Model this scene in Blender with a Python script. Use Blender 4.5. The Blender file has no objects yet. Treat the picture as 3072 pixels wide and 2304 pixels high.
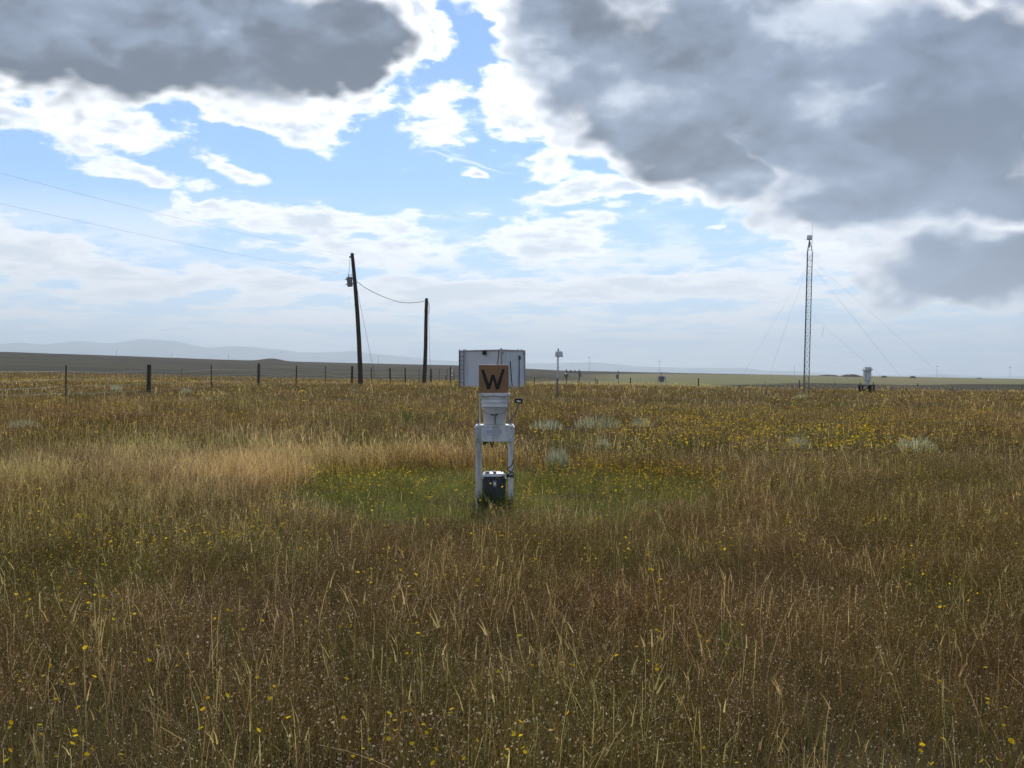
import bpy, bmesh, math, random
import numpy as np
from mathutils import Vector, Matrix

R = math.radians
scene = bpy.context.scene
col = scene.collection
random.seed(7)
rng = np.random.default_rng(11)

# ------------------------------------------------------------------ camera
EYE = 1.60            # eye height above the z = 0 datum
F = 3100.0            # focal length in photo pixels (3072 wide)
HZ = 1140.0           # eye-level row of the photograph
cam_d = bpy.data.cameras.new("camera")
cam = bpy.data.objects.new("camera", cam_d)
col.objects.link(cam)
cam_d.sensor_width = 36.0
cam_d.lens = 36.0 * F / 3072.0
cam_d.clip_start = 0.05
cam_d.clip_end = 60000
cam.location = (0, 0, EYE)
cam.rotation_euler = (R(90) - math.atan((1152 - HZ) / F), 0, 0)
scene.camera = cam

# ------------------------------------------------------------------ exposure
scene.view_settings.view_transform = 'Standard'
scene.view_settings.look = 'None'
scene.view_settings.gamma = 1.0
scene.view_settings.use_curve_mapping = False
scene.view_settings.exposure = 0.3
scene.render.engine = 'CYCLES'
scene.cycles.max_bounces = 4
scene.cycles.use_adaptive_sampling = True
scene.cycles.adaptive_threshold = 0.025
scene.cycles.adaptive_min_samples = 16
scene.cycles.diffuse_bounces = 2
scene.cycles.glossy_bounces = 2
scene.cycles.transmission_bounces = 3
scene.cycles.volume_bounces = 0
scene.cycles.transparent_max_bounces = 6
scene.cycles.caustics_reflective = False
scene.cycles.caustics_refractive = False
scene.cycles.sample_clamp_indirect = 4.0
try:
    scene.cycles.use_denoising = True
    scene.cycles.denoiser = 'OPENIMAGEDENOISE'
except Exception:
    pass

# ------------------------------------------------------------------ sun
SUN_EL, SUN_AZ = 47.0, 2.0        # in front of the camera, high; azimuth to the right of the view axis
SUN_DIR = Vector((math.sin(R(SUN_AZ)) * math.cos(R(SUN_EL)), math.cos(R(SUN_AZ)) * math.cos(R(SUN_EL)), math.sin(R(SUN_EL))))
sun_d = bpy.data.lights.new("sun", 'SUN')
sun_d.energy = 3.0
sun_d.angle = R(0.6)
sun_d.color = (1.0, 0.95, 0.87)
sun = bpy.data.objects.new("sun", sun_d)
sun.rotation_euler = (-SUN_DIR).to_track_quat('-Z', 'Y').to_euler()
col.objects.link(sun)

# ------------------------------------------------------------------ world: sky and clouds
world = bpy.data.worlds.new("World")
scene.world = world
world.use_nodes = True
world.cycles.sampling_method = 'MANUAL'
world.cycles.sample_map_resolution = 256
SKY_STRENGTH = 0.115
wn, wl = world.node_tree.nodes, world.node_tree.links
wn.clear()


class G:
    """small expression builder for shader node trees"""
    def __init__(s, tree):
        s.n, s.l = tree.nodes, tree.links

    def node(s, t, **kw):
        k = s.n.new(t)
        for a, v in kw.items():
            setattr(k, a, v)
        return k

    def put(s, sock, v):
        if isinstance(v, bpy.types.NodeSocket):
            s.l.new(v, sock)
        elif v is not None:
            sock.default_value = v

    def m(s, op, a, b=None, c=None, clamp=False):
        k = s.node('ShaderNodeMath', operation=op, use_clamp=clamp)
        s.put(k.inputs[0], a)
        if b is not None: s.put(k.inputs[1], b)
        if c is not None: s.put(k.inputs[2], c)
        return k.outputs[0]

    def v(s, op, a, b=None, scale=None):
        k = s.node('ShaderNodeVectorMath', operation=op)
        s.put(k.inputs[0], a)
        if b is not None: s.put(k.inputs[1], b)
        if scale is not None: s.put(k.inputs['Scale'], scale)
        return k.outputs[1] if op in ('LENGTH', 'DOT_PRODUCT') else k.outputs[0]

    def xyz(s, a, b, c):
        k = s.node('ShaderNodeCombineXYZ')
        for i, q in enumerate((a, b, c)): s.put(k.inputs[i], q)
        return k.outputs[0]

    def sep(s, a):
        k = s.node('ShaderNodeSeparateXYZ'); s.put(k.inputs[0], a)
        return k.outputs[0], k.outputs[1], k.outputs[2]

    def ss(s, x, lo, hi, a=0.0, b=1.0):
        k = s.node('ShaderNodeMapRange', interpolation_type='SMOOTHSTEP')
        s.put(k.inputs[0], x); s.put(k.inputs[1], lo); s.put(k.inputs[2], hi); s.put(k.inputs[3], a); s.put(k.inputs[4], b)
        return k.outputs[0]

    def lin(s, x, lo, hi, a=0.0, b=1.0):
        k = s.node('ShaderNodeMapRange', clamp=True)
        s.put(k.inputs[0], x); s.put(k.inputs[1], lo); s.put(k.inputs[2], hi); s.put(k.inputs[3], a); s.put(k.inputs[4], b)
        return k.outputs[0]

    def mix(s, f, a, b, blend='MIX'):
        k = s.node('ShaderNodeMix', data_type='RGBA', blend_type=blend)
        s.put(k.inputs[0], f)
        s.put(k.inputs[6], a if isinstance(a, bpy.types.NodeSocket) or len(a) == 4 else tuple(a) + (1,))
        s.put(k.inputs[7], b if isinstance(b, bpy.types.NodeSocket) or len(b) == 4 else tuple(b) + (1,))
        return k.outputs[2]

    def voro(s, vec, scale, detail=3.0, rough=0.5):
        k = s.node('ShaderNodeTexVoronoi', feature='F1')
        s.put(k.inputs['Vector'], vec); s.put(k.inputs['Scale'], scale); s.put(k.inputs['Detail'], detail); s.put(k.inputs['Roughness'], rough)
        k.normalize = True
        return k.outputs['Distance']

    def noise(s, vec, scale, detail=4, rough=0.5, dist=0.0, lac=2.0, out=0):
        k = s.node('ShaderNodeTexNoise')
        if vec is not None: s.put(k.inputs['Vector'], vec)
        s.put(k.inputs['Scale'], scale); s.put(k.inputs['Detail'], detail); s.put(k.inputs['Roughness'], rough)
        s.put(k.inputs['Lacunarity'], lac); s.put(k.inputs['Distortion'], dist)
        return k.outputs[out]


def px_deg(px, py):
    a = math.atan((px - 1536) / F)
    return math.degrees(a), math.degrees(math.atan((HZ - py) / F * math.cos(a)))


g = G(world.node_tree)
sky = g.node('ShaderNodeTexSky', sky_type='NISHITA')
sky.sun_disc = False
sky.sun_elevation = R(SUN_EL)
sky.sun_rotation = R(SUN_AZ)
sky.altitude = 1600
sky.air_density = 1.0
sky.dust_density = 0.3
sky.ozone_density = 1.2
tc = g.node('ShaderNodeTexCoord')
D = tc.outputs['Generated']
dx, dy, dz = g.sep(D)
az = g.m('MULTIPLY', g.m('ARCTAN2', dx, dy), 57.29578)
el = g.m('MULTIPLY', g.m('ARCSINE', dz), 57.29578)
K = 1.0 / SKY_STRENGTH
sd = g.m('MAXIMUM', g.v('DOT_PRODUCT', D, tuple(SUN_DIR)), 0.0)
whiteness = g.m('MULTIPLY_ADD', g.m('POWER', sd, 5.0), 1.0, 0.83)
white = g.v('SCALE', (K * 0.99, K * 1.0, K * 1.02), scale=whiteness)
# low veil of thin bright haze cloud along the whole horizon
clear = g.v('MULTIPLY', sky.outputs[0], (0.73, 0.91, 1.08))
veil = g.mix(g.lin(el, 0.5, 11.0, 0.90, 0.0), clear, (0.60 * K, 0.715 * K, 0.87 * K))


def background(c):
    k = g.node('ShaderNodeBackground')
    g.put(k.inputs[0], c)
    k.inputs[1].default_value = SKY_STRENGTH
    return k.outputs[0]


def mixsh(f, a, b):
    k = g.node('ShaderNodeMixShader')
    g.put(k.inputs[0], f); g.put(k.inputs[1], a); g.put(k.inputs[2], b)
    return k.outputs[0]


TILT = R(12)


def union(vec, blobs):
    """field of a set of ellipses: 1 in the middle, 0 on the outline; photo pixels -> degrees of azimuth / elevation.
    Slanting ones (last entry) share one axis turned by 12 degrees."""
    x_, y_, _z = g.sep(vec)
    vr = None
    acc = None
    for b in blobs:
        a, e = px_deg(b[0], b[1])
        sx, sy = F / b[2] / 57.3, F / b[3] / 57.3
        src = vec
        if len(b) > 4:
            if vr is None:
                vr = g.xyz(g.m('SUBTRACT', g.m('MULTIPLY', x_, math.cos(TILT)), g.m('MULTIPLY', y_, math.sin(TILT))),
                           g.m('ADD', g.m('MULTIPLY', x_, math.sin(TILT)), g.m('MULTIPLY', y_, math.cos(TILT))), 0.0)
            src = vr
            a, e = a * math.cos(TILT) - e * math.sin(TILT), a * math.sin(TILT) + e * math.cos(TILT)
        k = g.node('ShaderNodeVectorMath', operation='MULTIPLY_ADD')
        g.put(k.inputs[0], src)
        k.inputs[1].default_value = (sx, sy, 0)
        k.inputs[2].default_value = (-a * sx, -e * sy, 0)
        f = g.v('LENGTH', k.outputs[0])
        acc = f if acc is None else g.m('MINIMUM', acc, f)
    return g.m('SUBTRACT', 1.0, acc)


# --- the wider sky: the same broken cloud all the way round
Q1 = g.xyz(dx, dy, g.m('MULTIPLY', dz, 1.7))
nA = g.noise(Q1, 2.6, 4, 0.55)
gT = g.m('ADD', g.m('MULTIPLY', g.m('SUBTRACT', nA, 0.50), 3.4), g.ss(el, 3, 18, -0.5, 0.0))
gcol = g.mix(g.ss(gT, 0.05, 0.5), white, (0.24 * K, 0.27 * K, 0.33 * K))
wide = g.mix(g.ss(gT, 0.0, 0.12), veil, gcol)

# --- the part of the sky ahead, cloud by cloud
Q2 = g.xyz(dx, dy, g.m('MULTIPLY', g.m('LOGARITHM', g.m('ADD', g.m('MAXIMUM', dz, 0.0), 0.03), 2.718282), 0.62))
w1 = g.noise(Q1, 10.0, 3, 0.6, out=1)
warp = g.v('MULTIPLY', g.v('SUBTRACT', w1, (0.5, 0.5, 0.5)), (8.0, 5.5, 0))
AE = g.xyz(az, el, 0.0)
P = g.v('ADD', AE, warp)
P2 = g.v('ADD', AE, g.v('SCALE', warp, scale=0.45))

# thick, dark cloud masses
dark_blobs = [
    (420, 90, 820, 225), (1020, 120, 250, 200), (345, 218, 400, 132), (-500, 0, 700, 240), (300, -300, 1000, 290),
    (1720, 110, 265, 280), (2080, 210, 540, 300), (2030, 430, 340, 150, 1), (2700, 330, 580, 380), (2740, 585, 460, 125),
    (2990, 810, 410, 125), (2300, -270, 900, 330),
]
T0 = union(P, dark_blobs)
nT = g.noise(Q1, 8.0, 7, 0.62, 0.2)
Qw = g.v('ADD', Q1, g.v('SCALE', g.v('SUBTRACT', w1, (0.5, 0.5, 0.5)), scale=0.10))
puff = g.m('SUBTRACT', 0.30, g.voro(Qw, 9.0, 2.0, 0.55))
DT = g.m('ADD', T0, g.m('MULTIPLY_ADD', puff, 0.9, g.m('MULTIPLY', g.m('SUBTRACT', nT, 0.5), 0.95)))
aT = g.ss(DT, -0.05, 0.10)

# thin, white cloud
white_blobs = [
    (60, 340, 160, 80), (330, 395, 240, 85, 1), (400, 520, 170, 36, 1), (665, 505, 130, 28, 1), (850, 385, 170, 40, 1),
    (600, 620, 120, 20, 1), (970, 650, 380, 55), (1080, 730, 420, 45), (1330, 340, 180, 130), (1270, 110, 100, 180),
    (1560, 330, 200, 130, 1), (1640, 480, 115, 75), (1620, 690, 270, 85), (1900, 580, 380, 50), (2190, 665, 150, 30),
    (1430, 515, 70, 20, 1), (150, 790, 430, 75, 1), (650, 840, 580, 50), (2650, 740, 330, 110, 1),
    (850, 310, 480, 60), (1950, 860, 450, 55), (1300, 870, 450, 60),
]
W0 = union(P2, white_blobs)
nW = g.noise(Q2, 8.0, 7, 0.62, 0.25)
nW2 = g.noise(Q2, 20.0, 5, 0.62, 0.0)
Wv = g.m('ADD', g.m('MULTIPLY', g.m('MAXIMUM', W0, -0.8), 0.5), g.lin(el, 1.0, 10.0, 0.16, -0.10))
Wv = g.m('ADD', Wv, g.m('MULTIPLY', g.m('SUBTRACT', nW, 0.5), 1.5))
Wv = g.m('ADD', Wv, g.m('MULTIPLY', g.m('SUBTRACT', nW2, 0.5), 1.1))
aW = g.ss(Wv, -0.06, 0.18)
# thin streaks low over the plain
streak = g.ss(g.m('MULTIPLY_ADD', g.m('SUBTRACT', nW2, 0.5), 0.9, nW), 0.38, 0.60, 0.0, 1.0)
aW = g.m('MAXIMUM', aW, g.m('MULTIPLY', streak, g.lin(el, 5.0, 10.0, 1.0, 0.0)))
trail = g.ss(union(P2, [(1410, 478, 150, 6, 1)]), -0.2, 0.6, 0.0, 0.4)
aW = g.m('MAXIMUM', aW, trail)
thickW = g.ss(g.m('ADD', Wv, g.m('MULTIPLY', g.m('SUBTRACT', nW2, 0.5), 0.6)), 0.06, 0.60, 0.0, g.lin(el, 4.0, 12.0, 0.45, 0.9))
wcol = g.mix(thickW, white, (0.50 * K, 0.575 * K, 0.68 * K))
skyc = g.mix(g.m('MULTIPLY', aW, g.lin(el, 0.0, 4.0, 0.75, 0.97)), veil, wcol)

# shading inside the dark masses: how much sun comes through
nG2 = g.noise(Q1, 4.5, 5, 0.58, 0.3)
puff_up = g.m('SUBTRACT', 0.30, g.voro(g.v('ADD', Qw, (0.0, 0.0, 0.035)), 9.0, 1.0, 0.5))
relief = g.m('SUBTRACT', puff, puff_up)
thin = union(P, [(670, 115, 120, 70), (2560, 330, 150, 110), (2700, 20, 330, 90), (2430, 520, 230, 60), (2900, 690, 260, 40), (1560, 130, 150, 240)])
depth = g.m('ADD', g.m('MULTIPLY_ADD', T0, 0.55, g.m('MULTIPLY', DT, 0.6)), g.m('MULTIPLY', g.m('SUBTRACT', nG2, 0.5), 1.0))
dk = g.ss(depth, 0.0, g.lin(nG2, 0.35, 0.65, 0.22, 0.65))
tone = g.m('ADD', g.m('MULTIPLY', g.m('SUBTRACT', nG2, 0.5), 1.6), g.m('MULTIPLY_ADD', relief, 2.0, g.m('MULTIPLY', g.m('MAXIMUM', thin, -0.3), 0.5)))
tone = g.m('ADD', tone, g.m('MULTIPLY', g.m('SUBTRACT', nT, 0.5), 1.4))
grey = g.mix(g.ss(tone, -0.45, 0.25), (0.078 * K, 0.098 * K, 0.140 * K), (0.215 * K, 0.27 * K, 0.375 * K))
grey = g.mix(g.ss(tone, 0.15, 0.75, 0.0, 0.9), grey, (0.66 * K, 0.73 * K, 0.83 * K))
grey = g.mix(g.ss(az, 6, 26, 0.0, 0.35), grey, (0.155 * K, 0.21 * K, 0.33 * K))
tcol = g.mix(dk, white, grey)
ahead = mixsh(aT, background(skyc), background(tcol))

reach = g.m('MULTIPLY', g.ss(g.m('ABSOLUTE', az), 33, 42, 1.0, 0.0), g.m('MULTIPLY', g.ss(el, 25, 33, 1.0, 0.0), g.ss(el, -2.0, -1.0)))
out = g.node('ShaderNodeOutputWorld')
wl.new(mixsh(reach, background(wide), ahead), out.inputs[0])
# ---SKYEND
# ================================================================== helpers
def G3(px, d):
    return (px - 1536) / F * d


_cols = np.array([-2500, 0, 800, 1400, 1700, 2000, 2300, 2700, 3072, 5500], float)
_dist = np.array([80, 110, 150, 200, 260, 350, 500, 620, 760, 900, 1100, 1600, 3000, 12000], float)
_rows = np.array([
    # 80    110   150   200   260   350   500   620   760   900  1100  1600  3000 12000
    [1152, 1142, 1129, 1119, 1118, 1114, 1092, 1075, 1062, 1052, 1060, 1100, 1138, 1142],
    [1152, 1141, 1127, 1117, 1117, 1113, 1093, 1077, 1064, 1055, 1062, 1100, 1138, 1142],
    [1157, 1150, 1141, 1135, 1135, 1131, 1116, 1104, 1092, 1083, 1090, 1110, 1138, 1142],
    [1161, 1157, 1151, 1145, 1145, 1141, 1126, 1116, 1105, 1097, 1100, 1115, 1138, 1142],
    [1161, 1157, 1154, 1150, 1148, 1141, 1131, 1126, 1118, 1112, 1115, 1120, 1138, 1142],
    [1166, 1161, 1161, 1156, 1153, 1144, 1131, 1125, 1121, 1118, 1119, 1124, 1138, 1142],
    [1173, 1174, 1174, 1167, 1157, 1146, 1134, 1129, 1126, 1124, 1125, 1130, 1139, 1142],
    [1179, 1181, 1179, 1172, 1162, 1151, 1141, 1135, 1132, 1130, 1131, 1134, 1140, 1142],
    [1183, 1186, 1183, 1176, 1164, 1154, 1146, 1142, 1139, 1137, 1138, 1139, 1141, 1142],
    [1189, 1189, 1185, 1178, 1166, 1156, 1148, 1144, 1141, 1139, 1140, 1141, 1141, 1142]], float)


def _sm(t):
    t = np.clip(t, 0, 1)
    return t * t * (3 - 2 * t)


def _hash2(i, j):
    v = np.sin(i * 127.1 + j * 311.7) * 43758.5453
    return v - np.floor(v)


def vnoise(x, y):
    xi, yi = np.floor(x), np.floor(y)
    fx, fy = _sm(x - xi), _sm(y - yi)
    a = _hash2(xi, yi) * (1 - fx) + _hash2(xi + 1, yi) * fx
    b = _hash2(xi, yi + 1) * (1 - fx) + _hash2(xi + 1, yi + 1) * fx
    return a * (1 - fy) + b * fy


def fbm(x, y, o=4):
    s, a, n = 0.0, 0.5, 0.0
    for k in range(o):
        s = s + a * vnoise(x + 17.3 * k, y - 9.1 * k); n += a
        x, y, a = x * 2.03, y * 2.03, a * 0.5
    return s / n


def ground_z(x, y):
    """height of the prairie: a field that climbs away from the camera, a crest, a dip, then a long ridge"""
    x = np.asarray(x, float); y = np.asarray(y, float)
    r = np.hypot(x, y)
    yy = np.abs(y)
    near = -1.62 + 0.0160 * np.clip(y, -60, 400) - np.where(x > 0, 0.0145, 0.0095) * np.clip(x, -60, 60) + 0.10 * (fbm(x * 0.12, y * 0.12, 3) - 0.5) * np.clip((r - 3) / 10, 0, 1)
    a = np.arctan2(x, np.where(yy < 1e-6, 1e-6, y))
    px = 1536 + F * np.tan(np.clip(a, -1.0, 1.0))
    dep = np.where(np.abs(a) < 1.0, np.maximum(y, 1.0), r * math.cos(1.0))
    ld = np.log(np.clip(dep, 80, 12000))
    lg = np.log(_dist)
    j = np.clip(np.searchsorted(lg, ld) - 1, 0, len(lg) - 2)
    t = _sm((ld - lg[j]) / (lg[j + 1] - lg[j])) * 0.5 + 0.5 * np.clip((ld - lg[j]) / (lg[j + 1] - lg[j]), 0, 1)
    i = np.clip(np.searchsorted(_cols, px) - 1, 0, len(_cols) - 2)
    u = np.clip((px - _cols[i]) / (_cols[i + 1] - _cols[i]), 0, 1)
    row = (_rows[i, j] * (1 - t) + _rows[i, j + 1] * t) * (1 - u) + (_rows[i + 1, j] * (1 - t) + _rows[i + 1, j + 1] * t) * u
    # the low knoll on the ridge
    kn = np.exp(-((px - 815) / 38.0) ** 2) * np.clip((dep - 700) / 200, 0, 1) * np.clip((1300 - dep) / 300, 0, 1)
    row = row - 8 * kn
    row = row - 1.6 * (fbm(px * 0.006, np.log(dep) * 3, 3) - 0.5) * np.clip((dep - 300) / 400, 0, 1)
    far = (HZ - row) / F * np.where(np.abs(a) < 1.0, dep, r)
    w = _sm((dep - 62) / 22.0)
    front = _sm((np.cos(a) + 0.1) / 0.5)            # behind the camera: plain, gently rolling land
    flat = np.clip(near, -3.5, 1.5) * np.exp(-r / 400) - 2.0 * (1 - np.exp(-r / 400))
    return EYE + (near * (1 - w) + far * w) * front + flat * (1 - front)


def gz(x, y):
    return float(ground_z(np.array([x]), np.array([y]))[0])


def at(px, py, d):
    """the point that photo pixel (px, py) shows at depth d"""
    return Vector((G3(px, d), d, EYE + (HZ - py) / F * d))


def foot(px, d):
    x = G3(px, d)
    return Vector((x, d, gz(x, d)))


class MB:
    """collects simple solids; build() links them as ONE mesh object"""
    def __init__(s):
        s.v, s.f = [], []

    def add(s, vs, fs):
        b = len(s.v)
        s.v += [tuple(p) for p in vs]
        s.f += [tuple(i + b for i in f) for f in fs]
        return s

    def box(s, x0, x1, y0, y1, z0, z1):
        vs = [(x0, y0, z0), (x1, y0, z0), (x1, y1, z0), (x0, y1, z0), (x0, y0, z1), (x1, y0, z1), (x1, y1, z1), (x0, y1, z1)]
        return s.add(vs, [(3, 2, 1, 0), (4, 5, 6, 7), (0, 1, 5, 4), (1, 2, 6, 5), (2, 3, 7, 6), (3, 0, 4, 7)])

    def frustum(s, cx, cy, z0, z1, w0, d0, w1, d1):
        vs = [(cx + sx * w / 2, cy + sy * d / 2, z) for z, w, d in ((z0, w0, d0), (z1, w1, d1)) for sx, sy in ((-1, -1), (1, -1), (1, 1), (-1, 1))]
        return s.add(vs, [(3, 2, 1, 0), (4, 5, 6, 7), (0, 1, 5, 4), (1, 2, 6, 5), (2, 3, 7, 6), (3, 0, 4, 7)])

    def tube(s, pts, r, n=8, r1=None, caps=True):
        pts = [Vector(p) for p in pts]
        rings = []
        m = len(pts)
        for i, p in enumerate(pts):
            t = (pts[min(i + 1, m - 1)] - pts[max(i - 1, 0)]).normalized()
            up = Vector((0, 0, 1)) if abs(t.z) < 0.9 else Vector((0, 1, 0))
            a = t.cross(up).normalized(); b = t.cross(a)
            rr = r if r1 is None else r + (r1 - r) * i / max(m - 1, 1)
            rings.append([p + a * (rr * math.cos(2 * math.pi * k / n)) + b * (rr * math.sin(2 * math.pi * k / n)) for k in range(n)])
        vs = [q for rg in rings for q in rg]
        fs = [(i * n + k, i * n + (k + 1) % n, (i + 1) * n + (k + 1) % n, (i + 1) * n + k) for i in range(m - 1) for k in range(n)]
        if caps:
            fs += [tuple(range(n))[::-1], tuple((m - 1) * n + k for k in range(n))]
        return s.add(vs, fs)

    def lathe(s, prof, cx=0, cy=0, n=28, close=False):
        vs = [(cx + r * math.cos(2 * math.pi * k / n), cy + r * math.sin(2 * math.pi * k / n), z) for r, z in prof for k in range(n)]
        fs = [(i * n + k, i * n + (k + 1) % n, (i + 1) * n + (k + 1) % n, (i + 1) * n + k) for i in range(len(prof) - 1) for k in range(n)]
        if close:
            fs += [tuple(range(n))[::-1], tuple((len(prof) - 1) * n + k for k in range(n))]
        return s.add(vs, fs)

    def prism(s, poly, y0, y1):
        """polygon in x-z, front face at y0"""
        n = len(poly)
        vs = [(x, y0, z) for x, z in poly] + [(x, y1, z) for x, z in poly]
        fs = [tuple(range(n)), tuple(range(2 * n - 1, n - 1, -1))] + [(i, i + n, (i + 1) % n + n, (i + 1) % n) for i in range(n)]
        return s.add(vs, fs)

    def build(s, name, mat, parent=None, bevel=0.0, smooth=False):
        me = bpy.data.meshes.new(name)
        me.from_pydata(s.v, [], s.f)
        me.update()
        bm = bmesh.new(); bm.from_mesh(me)
        bmesh.ops.recalc_face_normals(bm, faces=bm.faces)
        bm.to_mesh(me); bm.free()
        o = bpy.data.objects.new(name, me)
        col.objects.link(o)
        if mat: me.materials.append(mat)
        if parent is not None: o.parent = parent
        if smooth:
            me.polygons.foreach_set('use_smooth', [True] * len(me.polygons))
            if hasattr(me, 'set_sharp_from_angle'):
                me.set_sharp_from_angle(angle=R(40))
        if bevel:
            b = o.modifiers.new('bevel', 'BEVEL'); b.width = bevel; b.segments = 2; b.limit_method = 'ANGLE'
        return o


def tag(o, label, cat=None, group=None, kind=None):
    if label: o['label'] = label
    if cat: o['category'] = cat
    if group: o['group'] = group
    if kind: o['kind'] = kind
    return o


def thing(name, label, cat, loc=(0, 0, 0), rz=0.0, group=None):
    o = bpy.data.objects.new(name, None)
    o.empty_display_size = 0.2
    o.location = loc; o.rotation_euler = (0, 0, rz)
    col.objects.link(o)
    return tag(o, label, cat, group)


# ------------------------------------------------------------------ materials
def new_mat(name):
    m = bpy.data.materials.new(name)
    m.use_nodes = True
    m.node_tree.nodes.clear()
    return m, G(m.node_tree)


def finish(gg, m, sh, disp=None):
    o = gg.node('ShaderNodeOutputMaterial')
    gg.put(o.inputs[0], sh)
    return m


def principled(gg, colr, rough=0.6, metal=0.0, bump=None, bstr=0.3, bdist=0.002, spec=0.4):
    p = gg.node('ShaderNodeBsdfPrincipled')
    gg.put(p.inputs['Base Color'], colr if isinstance(colr, bpy.types.NodeSocket) else tuple(colr) + (1,))
    gg.put(p.inputs['Roughness'], rough); gg.put(p.inputs['Metallic'], metal)
    gg.put(p.inputs['Specular IOR Level'], spec)
    if bump is not None:
        b = gg.node('ShaderNodeBump'); b.inputs['Strength'].default_value = bstr; b.inputs['Distance'].default_value = bdist
        gg.put(b.inputs['Height'], bump); gg.put(p.inputs['Normal'], b.outputs[0])
    return p.outputs[0]


def worn(name, c, dirt, scale=3.0, amt=0.5, rough=0.55, metal=0.0, streak=1.0, spec=0.4, lo=0.45, hi=0.75):
    """paint or metal with stains (object space); streak > 1 draws the stains out vertically"""
    m, gg = new_mat(name)
    t = gg.node('ShaderNodeTexCoord').outputs['Object']
    x, y, z = gg.sep(t)
    q = gg.xyz(x, y, gg.m('DIVIDE', z, streak))
    n1 = gg.noise(q, scale, 6, 0.62)
    n2 = gg.noise(t, scale * 9, 4, 0.6)
    f = gg.m('MULTIPLY', gg.ss(gg.m('ADD', n1, gg.m('MULTIPLY', gg.m('SUBTRACT', n2, 0.5), 0.3)), lo, hi), amt)
    c1 = gg.mix(f, c, dirt)
    c2 = gg.mix(gg.ss(n2, 0.3, 0.7, 0.0, 0.12), c1, (c[0] * 0.6, c[1] * 0.6, c[2] * 0.6))
    return finish(gg, m, principled(gg, c2, gg.lin(n1, 0.3, 0.7, rough - 0.1, rough + 0.15), metal, n2, 0.15, 0.002, spec))


def wood(name, c0, c1, scale=1.0, streak=12.0):
    m, gg = new_mat(name)
    t = gg.node('ShaderNodeTexCoord').outputs['Object']
    x, y, z = gg.sep(t)
    q = gg.xyz(x, y, gg.m('DIVIDE', z, streak))
    n = gg.noise(q, 30 * scale, 6, 0.65, 0.4)
    n2 = gg.noise(t, 2.0 * scale, 4, 0.6)
    cc = gg.mix(gg.ss(n, 0.35, 0.68), c0, c1)
    cc = gg.mix(gg.ss(n2, 0.45, 0.75, 0, 0.5), cc, tuple(v * 0.5 for v in c0))
    return finish(gg, m, principled(gg, cc, 0.85, 0, n, 0.5, 0.006, 0.2))


M = {}
M['white'] = worn('white_paint', (0.70, 0.70, 0.68), (0.28, 0.24, 0.18), 9, 0.75, 0.5, streak=5, lo=0.46, hi=0.72)
M['bucket'] = worn('bucket_plastic', (0.52, 0.50, 0.46), (0.34, 0.30, 0.23), 9, 0.5, 0.42, streak=5)
M['rim'] = worn('rim_plastic', (0.84, 0.83, 0.81), (0.5, 0.45, 0.38), 9, 0.25, 0.35)  # bucket rim's backlit glow put into its paler colour
M['wall'] = worn('shelter_wall', (0.66, 0.67, 0.68), (0.36, 0.33, 0.29), 1.6, 0.6, 0.6, streak=5, lo=0.5, hi=0.8)
M['trim'] = worn('shelter_trim', (0.40, 0.37, 0.34), (0.20, 0.15, 0.11), 4, 0.7, 0.6, streak=2)
M['tan'] = worn('tan_board', (0.33, 0.185, 0.093), (0.24, 0.13, 0.062), 5, 0.6, 0.75, spec=0.2)
M['black'] = worn('black_paint', (0.018, 0.017, 0.016), (0.05, 0.045, 0.04), 8, 0.4, 0.6)
M['rubber'] = worn('black_rubber', (0.015, 0.015, 0.015), (0.05, 0.045, 0.04), 12, 0.4, 0.65)
M['dark_grey'] = worn('grey_plastic', (0.055, 0.06, 0.06), (0.13, 0.115, 0.09), 7, 0.6, 0.5, streak=2)
M['grey'] = worn('grey_paint', (0.22, 0.235, 0.25), (0.14, 0.12, 0.10), 5, 0.5, 0.5, 0.1)
M['galv'] = worn('galvanised_steel', (0.15, 0.16, 0.18), (0.09, 0.075, 0.06), 9, 0.5, 0.5, 0.25)
M['rust'] = worn('rusty_steel', (0.055, 0.042, 0.035), (0.10, 0.045, 0.02), 14, 0.6, 0.8)
M['decal'] = worn('faded_print', (0.40, 0.45, 0.52), (0.62, 0.62, 0.60), 60, 0.8, 0.6)
M['insul'] = worn('insulator', (0.75, 0.74, 0.72), (0.4, 0.38, 0.35), 20, 0.3, 0.3)
M['pole'] = wood('pole_wood', (0.050, 0.036, 0.026), (0.105, 0.078, 0.058), 0.8, 18)
M['post'] = wood('post_wood', (0.040, 0.030, 0.024), (0.10, 0.08, 0.065), 1.2, 12)
M['greypost'] = wood('grey_post_wood', (0.075, 0.062, 0.050), (0.15, 0.125, 0.105), 1.2, 12)
M['wire'] = worn('steel_wire', (0.30, 0.30, 0.31), (0.14, 0.12, 0.11), 30, 0.5, 0.45, 0.4)
M['fence_wire'] = worn('bright_fence_wire', (0.36, 0.35, 0.34), (0.25, 0.22, 0.2), 3, 0.5, 0.4, 0.3)
M['cable'] = worn('aerial_cable', (0.05, 0.05, 0.052), (0.10, 0.10, 0.10), 10, 0.5, 0.5)

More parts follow.
